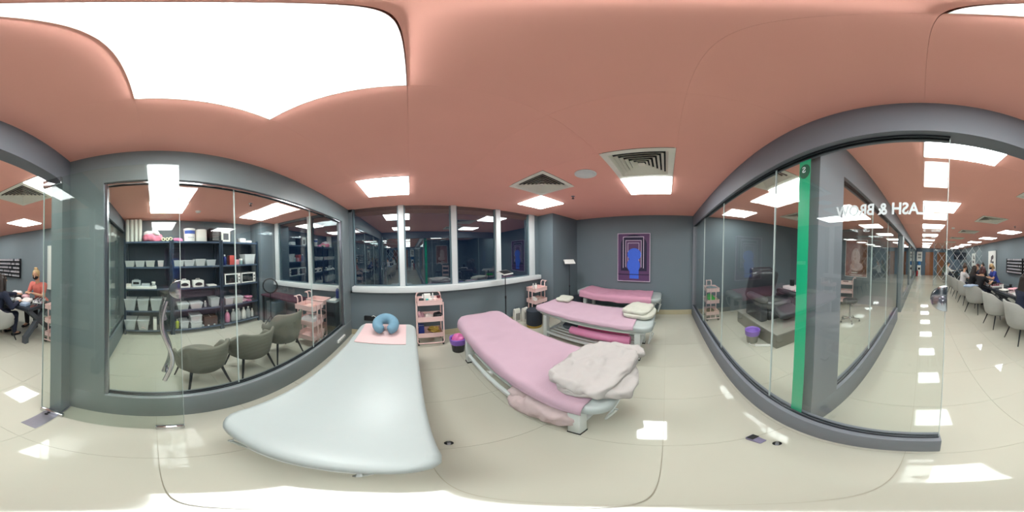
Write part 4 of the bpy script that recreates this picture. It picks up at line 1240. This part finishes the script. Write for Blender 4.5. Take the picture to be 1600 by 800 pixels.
# local: faces +y
def cushion(w_, d_, h_, c, tilt=0, r=.06, seed=1):
    q = slab(w_, d_, h_, seed, .008, -h_ / 2, 0, 0, 16, 0, .25)
    mt_ = Matrix.Translation(c) @ Matrix.Rotation(tilt, 4, 'X')
    q.v = [tuple(mt_ @ Vector(v)) for v in q.v]; return q
cushion(.62, .62, .20, (0, .08, .27), R(3), seed=201).build('seat', LEATHER, t, smooth=2)
bk = cushion(.78, .76, .20, (0, -.36, .60), R(68), seed=202).build('backrest', LEATHER, t, smooth=2)
MB().loft([[Vector((x, -.40 + .085 * math.cos(2 * PI * k / 18) * e, .93 + .085 * math.sin(2 * PI * k / 18) * e)) for k in range(18)] for x, e in ((-.30, .55), (-.29, .85), (-.24, 1), (0, 1.05), (.24, 1), (.29, .85), (.30, .55))]).build('head_bolster', LEATHER, bk, smooth=2)
for s in (-1, 1):
    cushion(.17, .66, .14, (s * .40, .05, .44), 0, seed=203 + s).build('armrest', LEATHER, t, smooth=2)
    bx(s * .40 - .07, s * .40 + .07, -.26, .34, .0, .38).build('arm_base', LEATHER, t, bevel=.02)
cushion(.50, .34, .14, (0, .52, .20), R(-25), seed=207).build('footrest', LEATHER, t, smooth=2)
bx(-.30, .30, -.36, .34, 0, .17).build('base', BLACK, t, bevel=.01)
t = carton((-3.05, 2.98, .295), .3, .34, .50, mat('pale_pink_card', '#eedfe2', .6), 'white and pink printed box beside the black leather chair')
for k in range(2): bx(.15, .1515, -.10 + k * .05, -.07 + k * .05, .12, .42).build('red_print', mat('red_print', '#b0506a', .6), t)
jar((-3.05, 3.0, .798), .16, .06, 'black', 'dark round object on top of the white and pink box', 'black')
cr = cart_b('pink trolley with neon green balls beyond the front glass at the far wall', (-3.70, 1.06, 0), R(180))
for k, (x, y) in enumerate(((-3.61, 1.05), (-3.79, 1.07))):
    o = MB().ball((0, 0, .08), (.09, .085, .085), 16, 10).wob(.03, 12, 60 + k).build('green_scrunch_ball', NEON, None, smooth=2, loc=(x, y, .452)); tag(o, 'neon green crumpled ball in the trolley, %s' % ['nearer the front glass edge' if k else 'nearer the leather chair', 'farther from the leather chair'][k], 'ball', 'neon green balls')
o = slab(.26, .2, .09, 170, .02, 0, 0, 0, 12, .2).build('grey_towel', mat('slate_towel', '#7c878d', .9), None, smooth=2, loc=(-3.70, 1.06, .727)); tag(o, 'grey towel in the top tray of the neon green trolley', 'towel')
o = slab(.2, .16, .08, 172, .03, 0, 0, 0, 12, .2).build('dark_bundle', BLACK, None, smooth=2, loc=(-3.70, 1.06, .158)); tag(o, 'dark bundle in the bottom tray of the neon green trolley', 'bundle')
t = thing('extension_lead', 'white extension lead with plug block lying on the floor by the platform', 'power strip', (-2.10, 1.46, 0), R(60))
bx(-.12, .12, -.025, .025, 0, .03).build('block', PLASTICW, t, bevel=.004)
MB().tube([(-.12, 0, .015), (-.18, .02, .012), (-.22, .07, .012), (-.18, .11, .012), (-.24, .14, .012)], .007, 6).build('cord', PLASTICW, t)
picture('poster', 'brown pink framed poster on the end wall seen through the corridor window', (-2.15, 5.03, 1.55), 0, .80, 1.24,
        [('print', BROWNPINK, [rect(-.48, .48, -.485, .485)]), ('brown_side', BROWNDARK, [rect(.16, .48, -.42, .44), rect(-.2, .4, -.42, -.3)]), ('pale_shape', PALEPINK, [oval(-.02, .02, .2, .26), oval(.02, -.22, .3, .12)]),
         ('caption', OFFWHITE, [rect(-.2, .08, -.40, -.375), rect(-.3, .3, -.455, -.44)])])
cb = cart_b('pink trolley in front of the brown pink poster', (-2.32, 4.70, 0), R(20))
carton((-2.36, 4.70, .727), .14, .12, .08, BCOLS['maroon'], 'dark red box in the top tray of the poster trolley')
jar((-2.22, 4.72, .727), .09, .04, 'white', 'white jar in the top tray of the poster trolley')
o = slab(.2, .16, .06, 175, .02, 0, 0, 0, 10).build('white_towel', WHITECLOTH, None, smooth=2, loc=(-2.32, 4.70, .447)); tag(o, 'white towel in the middle tray of the poster trolley', 'towel')
t = thing('swivel_stool', 'swivel stool with dark round seat and chrome star base behind the corridor window', 'stool', (-1.62, 3.5, 0))
MB().lathe([(.12, .50), (.175, .51), (.18, .56), (.16, .59), (0, .595)], n=28).build('seat', LEATHER, t, smooth=2)
MB().cone((0, 0, .1), (0, 0, .51), .022, .016, 14).build('gas_column', CHROME, t, smooth=True)
for k in range(5):
    a = R(20 + 72 * k)
    lg = MB().bar((0, 0, .105), (.23 * math.cos(a), .23 * math.sin(a), .075), .03, .02).build('star_leg', CHROME, t, bevel=.003)
    MB().cone((.23 * math.cos(a) - .012, .23 * math.sin(a), .027), (.23 * math.cos(a) + .012, .23 * math.sin(a), .027), .027, .027, 12).build('caster', BLACK, lg)

# ------------------------------------------------------------------ hall: manicure tables
def nail_table(label, y0, loc_x=2.43, L=1.2):
    t = thing('manicure_table', label, 'table', (loc_x, y0 + L / 2, 0), 0, 'dark manicure tables in a row')
    hx, hy = .36, L / 2
    bx(-hx, hx, -hy + .003, hy - .003, .70, .75).build('table_top', TABLEDARK, t, bevel=.006)
    bx(-hx + .02, hx - .02, -hy + .03, hy - .03, .75, .754).build('glass_sheet', mat('table_glass', '#20252c', .06), t)
    bx(-hx + .05, hx - .05, -hy + .06, hy - .06, .655, .70).build('drawer_box', TABLELEG, t)
    for s in (-1, 1):
        y = s * (hy - .09)
        MB().bar((-hx + .02, y, 0), (-hx + .02, y, .16), .085, .085).build('leg_foot', TABLELEG, t)
        MB().bar((hx - .02, y, 0), (hx - .02, y, .16), .085, .085).build('leg_foot', TABLELEG, t)
        MB().bar((-hx + .03, y - .0, .13), (hx - .06, y, .70), .08, .085).build('cross_leg', TABLELEG, t)
        MB().bar((hx - .03, y - .0, .13), (-hx + .06, y, .70), .078, .085).build('cross_leg', TABLELEG, t)
    return t


TABS = [2.0, 3.22, 4.44, 5.66, 6.88, 10.4, 11.7]
TN = ['nearest dark manicure table with crossed legs at the open end of the row', 'second dark manicure table of the row', 'third dark manicure table of the row', 'fourth dark manicure table of the row', 'fifth dark manicure table just before the lattice screen', 'dark manicure table right behind the lattice screen', 'farthest dark manicure table behind the lattice screen']
for y, lab in zip(TABS, TN): nail_table(lab, y)


def polish(loc, mt_, label, group):
    t = thing('polish_bottle', label, 'bottle', loc, 0, group)
    MB().lathe([(.013, 0), (.014, .003), (.014, .034), (.006, .040)], n=10).build('flask', mt_, t, smooth=True)
    MB().lathe([(.007, .039), (.006, .075), (.003, .077)], n=8).build('cap', BLACK, t, smooth=True)
    return t


PCOL = [mat('polish_%d' % k, c, .2) for k, c in enumerate(('#c9c4cc', '#8f3a50', '#d8b8bf', '#3b3f4c', '#b8c6d2', '#e4dcd6', '#6d7d9a'))]
RN = ['front', 'second', 'third', 'back']
tz = .754
def tray_rack(label, x, y, rz=0, rows=3, cols=6):
    t = thing('polish_tray', label, 'tray', (x, y, tz), rz)
    bx(-.16, .16, -.09, .09, 0, .012).build('tray_base', PLASTICW, t)
    for s in (-1, 1): bx(-.16, .16, s * .09 - .004, s * .09 + .004, 0, .04).build('tray_side', PLASTICW, t)
    q = MB(); q2 = MB()
    for a in range(rows):
        for b in range(cols):
            c = (-.13 + b * .052, -.06 + a * .06, .012)
            q.lathe([(.013, 0), (.014, .003), (.014, .034), (.006, .040)], c=c, n=8); q2.lathe([(.007, .039), (.006, .075), (.003, .077)], c=c, n=8)
    a_ = q.build('polish_bottles', PCOL[len(label) % 7], t, smooth=True); a_['kind'] = 'stuff'
    a_ = q2.build('bottle_caps', BLACK, t, smooth=True); a_['kind'] = 'stuff'
    return t


tray_rack('tray of polish bottles at the far corner of the nearest manicure table', 2.62, 2.22, .4, 3, 6)
tray_rack('tray of polish bottles on the second manicure table', 2.34, 3.62, .1, 3, 5)
tray_rack('tray of polish bottles on the third manicure table', 2.32, 4.72, -.1, 3, 5)
tray_rack('tray of polish bottles on the fourth manicure table', 2.45, 5.95, .0, 3, 6)
o = slab(.30, .22, .07, 301, .02, 0, 0, 0, 14, .5).build('hand_cushion', mat('dotted_cloth', '#dcd8d4', .8, var=.35, scale=70), None, smooth=2, loc=(2.40, 2.36, tz)); tag(o, 'white patterned hand cushion on the nearest manicure table', 'cushion')
o = MB().ball((0, 0, .05), (.10, .09, .055), 18, 10).build('uv_lamp', mat('pale_pink_plastic', '#e8b9c0', .35), None, smooth=True, loc=(2.62, 2.62, tz)); tag(o, 'rounded pale pink nail lamp on the nearest manicure table', 'lamp')
carton((2.20, 2.22, tz), .16, .14, .05, mat('blue_grey_plastic', '#9fb2c8', .4), 'flat blue grey dust collector at the near end of the nearest table', .2)
o = MB().ball((0, 0, .06), (.07, .07, .06), 16, 10).build('dust_fan', PLASTICW, None, smooth=True, loc=(2.24, 2.46, tz)); tag(o, 'white round dust fan on the nearest manicure table', 'fan')
for k in range(6):
    polish((2.50 + .045 * (k % 3), 2.08 + .05 * (k // 3), tz), PCOL[k], '%s small polish bottle of the group at the end of the nearest table' % nth[k], 'polish bottles on the nearest table')
for k, (x, y) in enumerate(((2.3, 3.0), (2.34, 3.35), (2.28, 4.2))):
    bottle((x, y, tz), .15, .026, ['blue', 'clear', 'white'][k], ['navy dispenser bottle between the first two manicure tables', 'clear dispenser bottle on the second manicure table', 'white dispenser bottle between the second and third manicure tables'][k], 'white')
o = slab(.26, .3, .03, 305, .015, 0, 0, 0, 12, .2).build('white_towel', WHITECLOTH, None, smooth=2, loc=(2.28, 3.32, tz)); tag(o, 'white towel lying on the second manicure table', 'towel')
o = slab(.30, .36, .05, 307, .02, 0, 0, 0, 14, .1).build('pink_towel', mat('pink_towel_hall', '#dfa9b2', .9), None, smooth=2, loc=(2.52, 3.95, tz)); tag(o, 'pale pink towel on the second manicure table', 'towel')
carton((2.42, 5.2, tz), .2, .16, .1, BLACK, 'black box on the third manicure table')
o = slab(.3, .3, .05, 309, .02, 0, 0, 0, 14, .1).build('white_cloth', WHITECLOTH, None, smooth=2, loc=(2.5, 6.4, tz)); tag(o, 'white cloth on the fourth manicure table', 'cloth')
# papers and tissue on the far corner
o = slab(.18, .26, .12, 311, .04, 0, 0, 0, 12, .4).build('tissue_heap', WHITECLOTH, None, smooth=2, loc=(2.66, 2.95, tz)); tag(o, 'heap of white and lilac tissue at the back of the nearest table', 'tissue')

tray_rack('second tray of polish bottles beside the towel on the second manicure table', 2.50, 3.62, .2, 3, 6)
tray_rack('tray of polish bottles beside the black box on the third manicure table', 2.52, 4.95, .3, 3, 6)
tray_rack('tray of polish bottles at the far end of the nearest manicure table', 2.25, 2.85, 1.5, 3, 6)
jar((2.30, 5.42, tz), .10, .04, 'white', 'white jar at the end of the third manicure table')
jar((2.62, 4.32, tz), .12, .045, 'black', 'black jar at the end of the second manicure table', 'black')
o = slab(.2, .3, .05, 320, .02, 0, 0, 0, 12, .3).build('magazine_pile', OFFWHITE, None, smooth=2, loc=(2.22, 4.02, tz)); tag(o, 'stack of pale papers on the edge of the second manicure table', 'papers')
# wall racks of polish bottles
for k, (ya, yb) in enumerate(((3.89, 5.05), (5.12, 6.3))):
    t = thing('polish_rack', ['black wall rack with five rows of polish bottles, nearer the door', 'black wall rack with five rows of polish bottles, farther from the door'][k], 'rack', (XH - .002, (ya + yb) / 2, 1.06), 0, 'wall racks of polish bottles')
    h = (yb - ya) / 2
    bx(-.012, 0, -h, h, 0, .63).build('back_panel', mat('rack_back', '#4d545c', .5), t)
    for s in (-1, 1): bx(-.075, 0, s * h - .006, s * h + .006, 0, .63).build('side_panel', BLACK, t)
    q = MB(); q2 = MB()
    for r_ in range(5):
        z_ = .01 + r_ * .13
        bx(-.075, -.012, -h + .006, h - .006, z_ - .01, z_).build('ledge', BLACK, t)
        bx(-.08, -.075, -h, h, z_ - .01, z_ + .025).build('ledge_lip', BLACK, t)
        for b in range(26):
            if random.random() < .06: continue
            c = (-.045, -h + .04 + b * (2 * h - .08) / 25, z_)
            q.lathe([(.014, 0), (.015, .003), (.015, .05), (.007, .056)], c=c, n=6); q2.lathe([(.008, .055), (.008, .092), (.004, .094)], c=c, n=6)
    a_ = q.build('bottle_row', mat('polish_mix', '#d6d4d8', .3, var=.3, scale=20), t); a_['kind'] = 'stuff'
    a_ = q2.build('bottle_caps', mat('cap_grey', '#cfcfd4', .4, var=.2, scale=20), t); a_['kind'] = 'stuff'
FLOWER = mat('print_charcoal', '#5a5254', .7, var=.3, scale=30)
def blot(seed):
    random.seed(seed); return [oval(random.uniform(-.2, .2), random.uniform(-.25, .3), random.uniform(.06, .16), random.uniform(.04, .1), 12) for _ in range(9)]
picture('wall_canvas', 'white canvas with a dark flower print on the hall wall nearer the racks', (XH - .03, 7.93, 1.47), R(-90), .92, 1.25, [('canvas', PLASTICW, [rect(-.48, .48, -.49, .49)]), ('dark_print', FLOWER, blot(3))])
picture('wall_canvas', 'white canvas with a dark print on the hall wall behind the lattice screen', (XH - .03, 11.1, 1.57), R(-90), .74, .95, [('canvas', PLASTICW, [rect(-.48, .48, -.49, .49)]), ('dark_print', FLOWER, blot(5))])
picture('wall_canvas', 'white canvas on the hall wall partly hidden by the door jamb', (XH - .03, 2.33, 1.44), R(-90), .88, 1.22, [('canvas', PLASTICW, [rect(-.48, .48, -.49, .49)]), ('dark_print', FLOWER, blot(9))])
random.seed(21)
hc_ = cart_b('pale pink trolley beside the nearest manicure table, cut by the door jamb', (2.56, 1.72, 0), R(0))
o = slab(.22, .18, .12, 315, .03, 0, 0, 0, 12).build('cream_cloth', mat('cream_cloth', '#e6ddcf', .9), None, smooth=2, loc=(2.56, 1.72, .447)); tag(o, 'cream cloth in the middle tray of the hall trolley', 'cloth')

# lattice glass screen across the hall
t = thing('lattice_screen', 'tall glass screen with white diamond lattice across the hall', 'screen', (2.15, 9.45, 0))
x0, x1, zt = -1.47, 1.47, 2.53
for a, b in ((-1.47, -.5), (-.497, .49), (.493, 1.47)): bx(a, b, -.005, .005, 0, zt).build('pane', GLASS_P, t)
LATM = mat('lattice_white', '#e2e8e8', .4)
st = .46
for sgn in (1, -1):
    k = -8
    while k < 15:
        c = x0 + k * st
        # line x = c + sgn*(z-.35)*.62
        zz0, zz1 = .38, 2.5
        pts = []
        for z_ in [zz0 + (zz1 - zz0) * i / 60 for i in range(61)]:
            x = c + (z_ - zz0) * .72 * sgn
            if x0 <= x <= x1: pts.append((x, z_))
        if len(pts) > 3: MB().bar((pts[0][0], -.009, pts[0][1]), (pts[-1][0], -.009, pts[-1][1]), .005, .014).build('lattice_strip', LATM, t)
        k += 1
bx(x0 - .02, x0, -.01, .01, 0, zt).build('edge_profile', STEEL, t)

# hall end: doors, sign board, extinguisher corner, TV
def door(nm, x0_, x1_, y, h, lab=None):
    d = struct(nm, bx(x0_, x1_, y - .04, y, 0, h), WOOD)
    bx(x0_ + .05, x0_ + .08, y - .07, y - .04, .95, 1.15).build('door_handle', STEEL, d)
    for z0_, z1_ in ((.15, .95), (1.15, h - .12)): bx(x0_ + .12, x1_ - .12, y - .046, y - .04, z0_, z1_).build('door_panel', WOOD, d)
    return d
door('door_1', .30, 1.05, YEND, 2.2)
door('door_2', 1.4, 2.2, YEND, 2.2)
picture('notice_board', 'white notice board on the end wall beside the brown door', (-.25, YEND - .03, 1.75), 0, .5, .9, [('sheet', PLASTICW, [rect(-.48, .48, -.49, .49)]), ('text_block', MATS['line_grey'], [rect(-.3, .3, .1, .3), rect(-.3, .3, -.2, 0)])])
t = thing('water_dispenser', 'white water dispenser with blue bottle at the corridor end', 'dispenser', (-.26, 14.9, 0))
bx(-.16, .16, -.16, .16, 0, .95).build('cabinet', PLASTICW, t, bevel=.01)
MB().lathe([(.06, .95), (.13, .99), (.135, 1.28), (.08, 1.32), (0, 1.32)], n=20).build('water_bottle', mat('blue_bottle', '#3f7fc0', .15, alpha=.8), t, smooth=True)
bx(-.1, .1, -.165, -.16, .55, .75).build('tap_panel', BLACK, t)
t = thing('fire_extinguisher', 'red fire extinguisher by the corridor end', 'extinguisher', (-.40, 14.35, 0))
MB().lathe([(.07, 0), (.075, .01), (.075, .42), (.05, .48), (.02, .5)], n=18).build('cylinder', mat('fire_red', '#c02a2a', .3), t, smooth=True)
bx(-.03, .03, -.06, .03, .5, .56).build('valve', BLACK, t); MB().tube([(0, -.05, .53), (.06, -.09, .45), (.07, -.08, .2)], .01, 6).build('hose', RUBBER, t)
t = thing('shoe_box', 'small white box on the floor at the corridor end', 'box', (-.2, 14.26, 0))
bx(-.15, .15, -.06, .06, 0, .11).build('body', PLASTICW, t)
bx(-.155, .155, -.065, .065, .11, .14).build('lid', WHITE, t)
t = thing('television', 'black flat television hanging above the far manicure tables', 'television', (2.86, 12.0, 1.57))
bx(-.5, .46, -.03, .03, 0, .56).build('screen_body', BLACK, t, bevel=.006)
bx(-.48, .44, -.032, -.03, .025, .54).build('screen', mat('tv_screen', '#0b1020', .1), t)
MB().cone((0, 0, .56), (0, 0, HC - 1.57), .02, .02, 10).build('ceiling_pole', BLACK, t)


# ------------------------------------------------------------------ people
def capsule(m, p0, r0, p1, r1, n=14):
    p0, p1 = Vector(p0), Vector(p1); d = p1 - p0; L = max(d.length, 1e-4); d.normalize()
    u = Vector((0, 0, 1)) if abs(d.z) < .9 else Vector((1, 0, 0))
    x = d.cross(u).normalized(); y = x.cross(d)
    rows = []
    for i in range(5):
        a = PI / 2 * (1 - i / 4); q = max(math.cos(a), .02)
        rows.append((p0 - d * r0 * math.sin(a), r0 * q))
    for i in range(5):
        a = PI / 2 * i / 4; q = max(math.cos(a), .02)
        rows.append((p1 + d * r1 * math.sin(a), r1 * q))
    m.loft([[c + (x * math.cos(2 * PI * j / n) + y * math.sin(2 * PI * j / n)) * r for j in range(n)] for c, r in rows])


def fuse(name, m, mtl, parent, voxel, smooth=6, loc=None):
    """one continuous skin around overlapping volumes"""
    o = m.build(name, mtl, None)
    md = o.modifiers.new('r', 'REMESH'); md.mode = 'VOXEL'; md.voxel_size = voxel; md.use_smooth_shade = True
    if smooth:
        sm = o.modifiers.new('s', 'SMOOTH'); sm.factor = .5; sm.iterations = smooth
    dg = bpy.context.evaluated_depsgraph_get()
    me = bpy.data.meshes.new_from_object(o.evaluated_get(dg))
    old = o.data; o.modifiers.clear(); o.data = me; bpy.data.meshes.remove(old)
    me.materials.clear(); me.materials.append(mtl)
    me.polygons.foreach_set('use_smooth', [True] * len(me.polygons))
    o.name = name
    if parent: o.parent = parent
    return o


def elbow(sh, ha, l1, l2, pole):
    sh, ha = Vector(sh), Vector(ha); d = ha - sh; L = min(d.length, l1 + l2 - .005)
    d.normalize(); ha = sh + d * L
    a = (l1 * l1 - l2 * l2 + L * L) / (2 * L); h = math.sqrt(max(0, l1 * l1 - a * a))
    p = Vector(pole); p = (p - d * p.dot(d)).normalized()
    return sh + d * a + p * h, ha


def person(label, loc, rz, hair, hairm, topm, legm, handL, handR, lean=.10, headtilt=.0, turn=0., mask=False, voxel=.008, sleeves='long', seat=.47, apron=None):
    """seated figure, local +y is forward, floor at z=0"""
    t = thing('person', label, 'person', loc, rz)
    z0 = seat + .10
    pel = Vector((0, 0, z0)); wai = Vector((0, .02 + lean * .35, z0 + .20)); che = Vector((0, .0 + lean * .8, z0 + .36)); nek = Vector((0, lean + .01, z0 + .54))
    hd = Vector((0, lean + .04 + headtilt * .08, z0 + .70 - headtilt * .03))
    body = MB(); top = MB(); leg = MB()
    capsule(body, (-.07, 0, z0), .11, (.07, 0, z0), .11); capsule(body, pel, .125, wai, .115); capsule(body, wai, .115, che, .125)
    capsule(body, (-.10, che.y, che.z + .05), .085, (.10, che.y, che.z + .05), .085); capsule(body, (0, nek.y - .01, nek.z - .05), .055, (0, nek.y + .01, nek.z + .08), .048)
    capsule(top, (-.08, 0, z0), .125, (.08, 0, z0), .125); capsule(top, pel, .135, wai, .127); capsule(top, wai, .127, che, .138); capsule(top, (-.11, che.y, che.z + .05), .098, (.11, che.y, che.z + .05), .098)
    # head with brow, nose, chin, ears
    Mh = Matrix.Translation(hd) @ Matrix.Rotation(turn, 4, 'Z') @ Matrix.Rotation(-headtilt, 4, 'X')
    hb = MB()
    hb.ball((0, -.01, .025), (.076, .094, .098), 20, 14); hb.ball((0, .018, -.055), (.056, .066, .062), 16, 10)
    capsule(hb, (0, .085, .015), .011, (0, .105, -.022), .015, 8); hb.ball((0, .078, -.06), (.026, .014, .012), 10, 8)
    for s in (-1, 1): hb.ball((s * .078, -.012, -.005), (.012, .022, .032), 8, 8)
    body.add([Mh @ Vector(v) for v in hb.v], hb.f)
    for s, hand in ((-1, handL), (1, handR)):
        sh = Vector((s * .175, che.y, che.z + .08))
        el, ha = elbow(sh, hand, .28, .25, (s * .5, -.3, -.8))
        capsule(body, sh, .058, el, .042); capsule(body, el, .042, ha, .027)
        capsule(top, sh, .072, sh.lerp(el, 1.0 if sleeves == 'long' else .6), .056)
        if sleeves == 'long': capsule(top, el, .056, el.lerp(ha, .86), .042)
        # palm, four fingers and thumb
        d = (ha - el).normalized(); side = d.cross(Vector((0, 0, 1))).normalized() * s; dn = Vector((0, 0, -1)); dn = (dn - d * dn.dot(d)).normalized()
        pc = ha + d * .045
        for q in (-.022, 0, .022): capsule(body, ha + side * q * .6, .018, pc + side * q + d * .02, .016, 8)
        for k, (off, ln) in enumerate(((-.031, .058), (-.011, .068), (.010, .064), (.030, .050))):
            b0 = pc + side * off + d * .03; b1 = b0 + d * ln * .5 + dn * .010; b2 = b1 + d * ln * .32 + dn * .026
            capsule(body, b0, .0095, b1, .009, 8); capsule(body, b1, .009, b2, .008, 8)
        tb = ha + d * .018 - side * .026; t1 = tb + d * .032 - side * .020 + dn * .006; t2 = t1 + d * .028 + side * .006 + dn * .012
        capsule(body, tb, .012, t1, .011, 8); capsule(body, t1, .011, t2, .009, 8)
    for s in (-1, 1):
        hp = Vector((s * .09, .02, z0 - .01)); kn = Vector((s * .12, .43, z0 - .03)); an = Vector((s * .12, .40, .09)); to = Vector((s * .13, .54, .035))
        capsule(body, hp, .088, kn, .06); capsule(body, kn, .06, an, .038); capsule(body, an, .035, to, .03)
        capsule(leg, hp, .098, kn, .071); capsule(leg, kn, .071, an + Vector((0, 0, .03)), .054)
        sh_ = MB(); capsule(sh_, an - Vector((0, .03, .045)), .042, to + Vector((0, .0, .0)), .035); fuse('shoe', sh_, BLACK, t, voxel * 1.3, 4)
    capsule(leg, (-.08, 0, z0 - .02), .128, (.08, 0, z0 - .02), .128)
    fuse('body', body, SKIN, t, voxel)
    fuse('top', top, topm, t, voxel * 1.3, 8)
    fuse('trousers', leg, legm, t, voxel * 1.5, 8)
    # face details
    for s in (-1, 1):
        e = MB().ball((0, 0, 0), (.012, .006, .008), 10, 8); e.v = [tuple(Mh @ (Vector(v) + Vector((s * .031, .083, .018)))) for v in e.v]; e.build('eye', BLACK, t, smooth=True)
    if mask:
        q = MB().ball((0, .045, -.048), (.066, .07, .05), 18, 12); q.v = [tuple(Mh @ Vector(v)) for v in q.v]; q.build('face_mask', BLACKCLOTH, t, smooth=2)
    # hair
    h = MB(); h.ball((0, -.026, .040), (.088, .098, .095), 20, 14)
    if hair == 'long':
        for x in (-.07, -.035, 0, .035, .07): capsule(h, (x, -.06, .03), .045, (x * 1.5, -.09, -.22), .045, 10); capsule(h, (x * 1.5, -.09, -.22), .045, (x * 1.3, -.10, -.36), .025, 10)
        for s in (-1, 1): capsule(h, (s * .078, .01, .03), .026, (s * .095, .0, -.20), .024, 10)
    elif hair == 'bun':
        h.ball((0, -.05, .13), .045, 14, 10); h.ball((.02, -.035, .155), .028, 10, 8); capsule(h, (-.075, .02, .03), .018, (-.08, .03, -.06), .010, 8); capsule(h, (.075, .02, .03), .018, (.08, .03, -.06), .010, 8)
    elif hair == 'pony':
        h.ball((0, -.09, .06), .04, 12, 8); capsule(h, (0, -.11, .05), .034, (0, -.14, -.16), .02, 10)
    elif hair == 'bob':
        for x in (-.06, 0, .06): capsule(h, (x, -.06, .02), .045, (x * 1.2, -.08, -.10), .038, 10)
        for s in (-1, 1): capsule(h, (s * .078, .01, .03), .026, (s * .085, .0, -.09), .022, 10)
    h.v = [tuple(Mh @ Vector(v)) for v in h.v]
    fuse('hair', h, hairm, t, .009, 3)
    if apron: pass
    return t


person('woman with long dark hair in navy clothes stretching her arm to the coral-clad woman', (1.76, 2.60, 0), R(-90), 'long', HAIRDARK, NAVY, NAVY, (-.02, .72, .88), (.22, .42, .80), lean=.14, voxel=.007, seat=.44)
person('woman with blond updo, coral top and black mask working at the nearest table', (3.16, 2.62, 0), R(90) + .12, 'bun', HAIRBLOND, CORAL, BLACKCLOTH, (-.10, .46, .88), (.10, .44, .88), lean=.16, headtilt=.35, turn=.15, mask=True, voxel=.007, sleeves='short', seat=.50)
person('technician in royal blue printed top with blond streaked hair bending over a table', (3.14, 6.35, 0), R(90), 'bob', HAIRBLOND, BLUECLOTH, BLACKCLOTH, (-.10, .48, .88), (.10, .46, .88), lean=.20, headtilt=.4, mask=True, voxel=.009, sleeves='short', seat=.54)
person('technician in dark top with black hair bun at the fifth table', (3.14, 7.55, 0), R(90), 'bun', HAIRDARK, BLACKCLOTH, BLACKCLOTH, (-.10, .45, .86), (.10, .45, .86), lean=.14, headtilt=.2, turn=.4, mask=True, voxel=.010, sleeves='short', seat=.50)
person('client with auburn hair in dark top reaching across the third table', (1.78, 5.02, 0), R(-65), 'bob', HAIRRED, BLACKCLOTH, NAVY, (-.12, .62, .86), (.12, .60, .86), lean=.22, headtilt=.2, voxel=.009, sleeves='short')
person('client in black with long black hair facing the tables', (1.74, 5.75, 0), R(-85), 'long', HAIRDARK, BLACKCLOTH, BLACKCLOTH, (-.12, .55, .84), (.12, .5, .84), lean=.16, headtilt=.1, voxel=.010)
person('client with brown updo and bare arms in a white top', (1.68, 6.7, 0), R(-80), 'bun', HAIRBROWN, WHITECLOTH, NAVY, (-.12, .5, .84), (.12, .5, .84), lean=.10, headtilt=.1, turn=.3, voxel=.010, sleeves='short')
person('technician with pinned dark hair seated at the far end before the lattice', (3.12, 8.35, 0), R(90), 'pony', HAIRRED, NAVY, BLACKCLOTH, (-.10, .45, .86), (.10, .45, .86), lean=.12, headtilt=.2, voxel=.011, seat=.47)
person('distant client in white behind the lattice screen', (1.62, 10.7, 0), R(-85), 'pony', HAIRBROWN, WHITECLOTH, NAVY, (-.12, .5, .84), (.12, .5, .84), lean=.1, voxel=.013)
person('distant technician in black facing the client in white behind the lattice screen', (3.12, 10.95, 0), R(90), 'bob', HAIRDARK, BLACKCLOTH, BLACKCLOTH, (-.10, .45, .86), (.10, .45, .86), lean=.12, headtilt=.2, voxel=.013)
person('farthest client in olive behind the lattice screen', (1.62, 12.1, 0), R(-85), 'long', HAIRDARK, mat('olive_cloth', '#55604a', .9), NAVY, (-.12, .5, .84), (.12, .5, .84), lean=.1, voxel=.013)


# stools that carry the seated technicians and distant clients
def work_stool(label, loc, h):
    t = thing('work_stool', label, 'stool', loc, 0, 'work stools of the technicians')
    MB().lathe([(.10, h - .07), (.17, h - .06), (.18, h - .02), (.16, h - .003), (0, h)], n=24).build('seat', LEATHER, t, smooth=2)
    MB().cone((0, 0, .09), (0, 0, h - .06), .022, .016, 12).build('gas_column', CHROME, t, smooth=True)
    for k in range(5):
        a = R(10 + 72 * k)
        lg = MB().bar((0, 0, .10), (.22 * math.cos(a), .22 * math.sin(a), .07), .03, .02).build('star_leg', CHROME, t)
        MB().cone((.22 * math.cos(a) - .012, .22 * math.sin(a), .027), (.22 * math.cos(a) + .012, .22 * math.sin(a), .027), .027, .027, 10).build('caster', BLACK, lg)


for x, y, h, lab in ((3.18, 2.62, .47, 'black stool under the woman in coral'), (3.16, 6.35, .51, 'black stool under the technician in royal blue'), (3.16, 7.55, .47, 'black stool under the technician with the black bun'),
                     (3.14, 8.35, .44, 'black stool under the technician at the lattice end'), (1.60, 10.7, .44, 'black stool under the distant client in white'), (3.14, 10.95, .44, 'black stool under the distant technician in black'), (1.60, 12.1, .44, 'black stool under the farthest client in olive')):
    work_stool(lab, (x, y, 0), h)
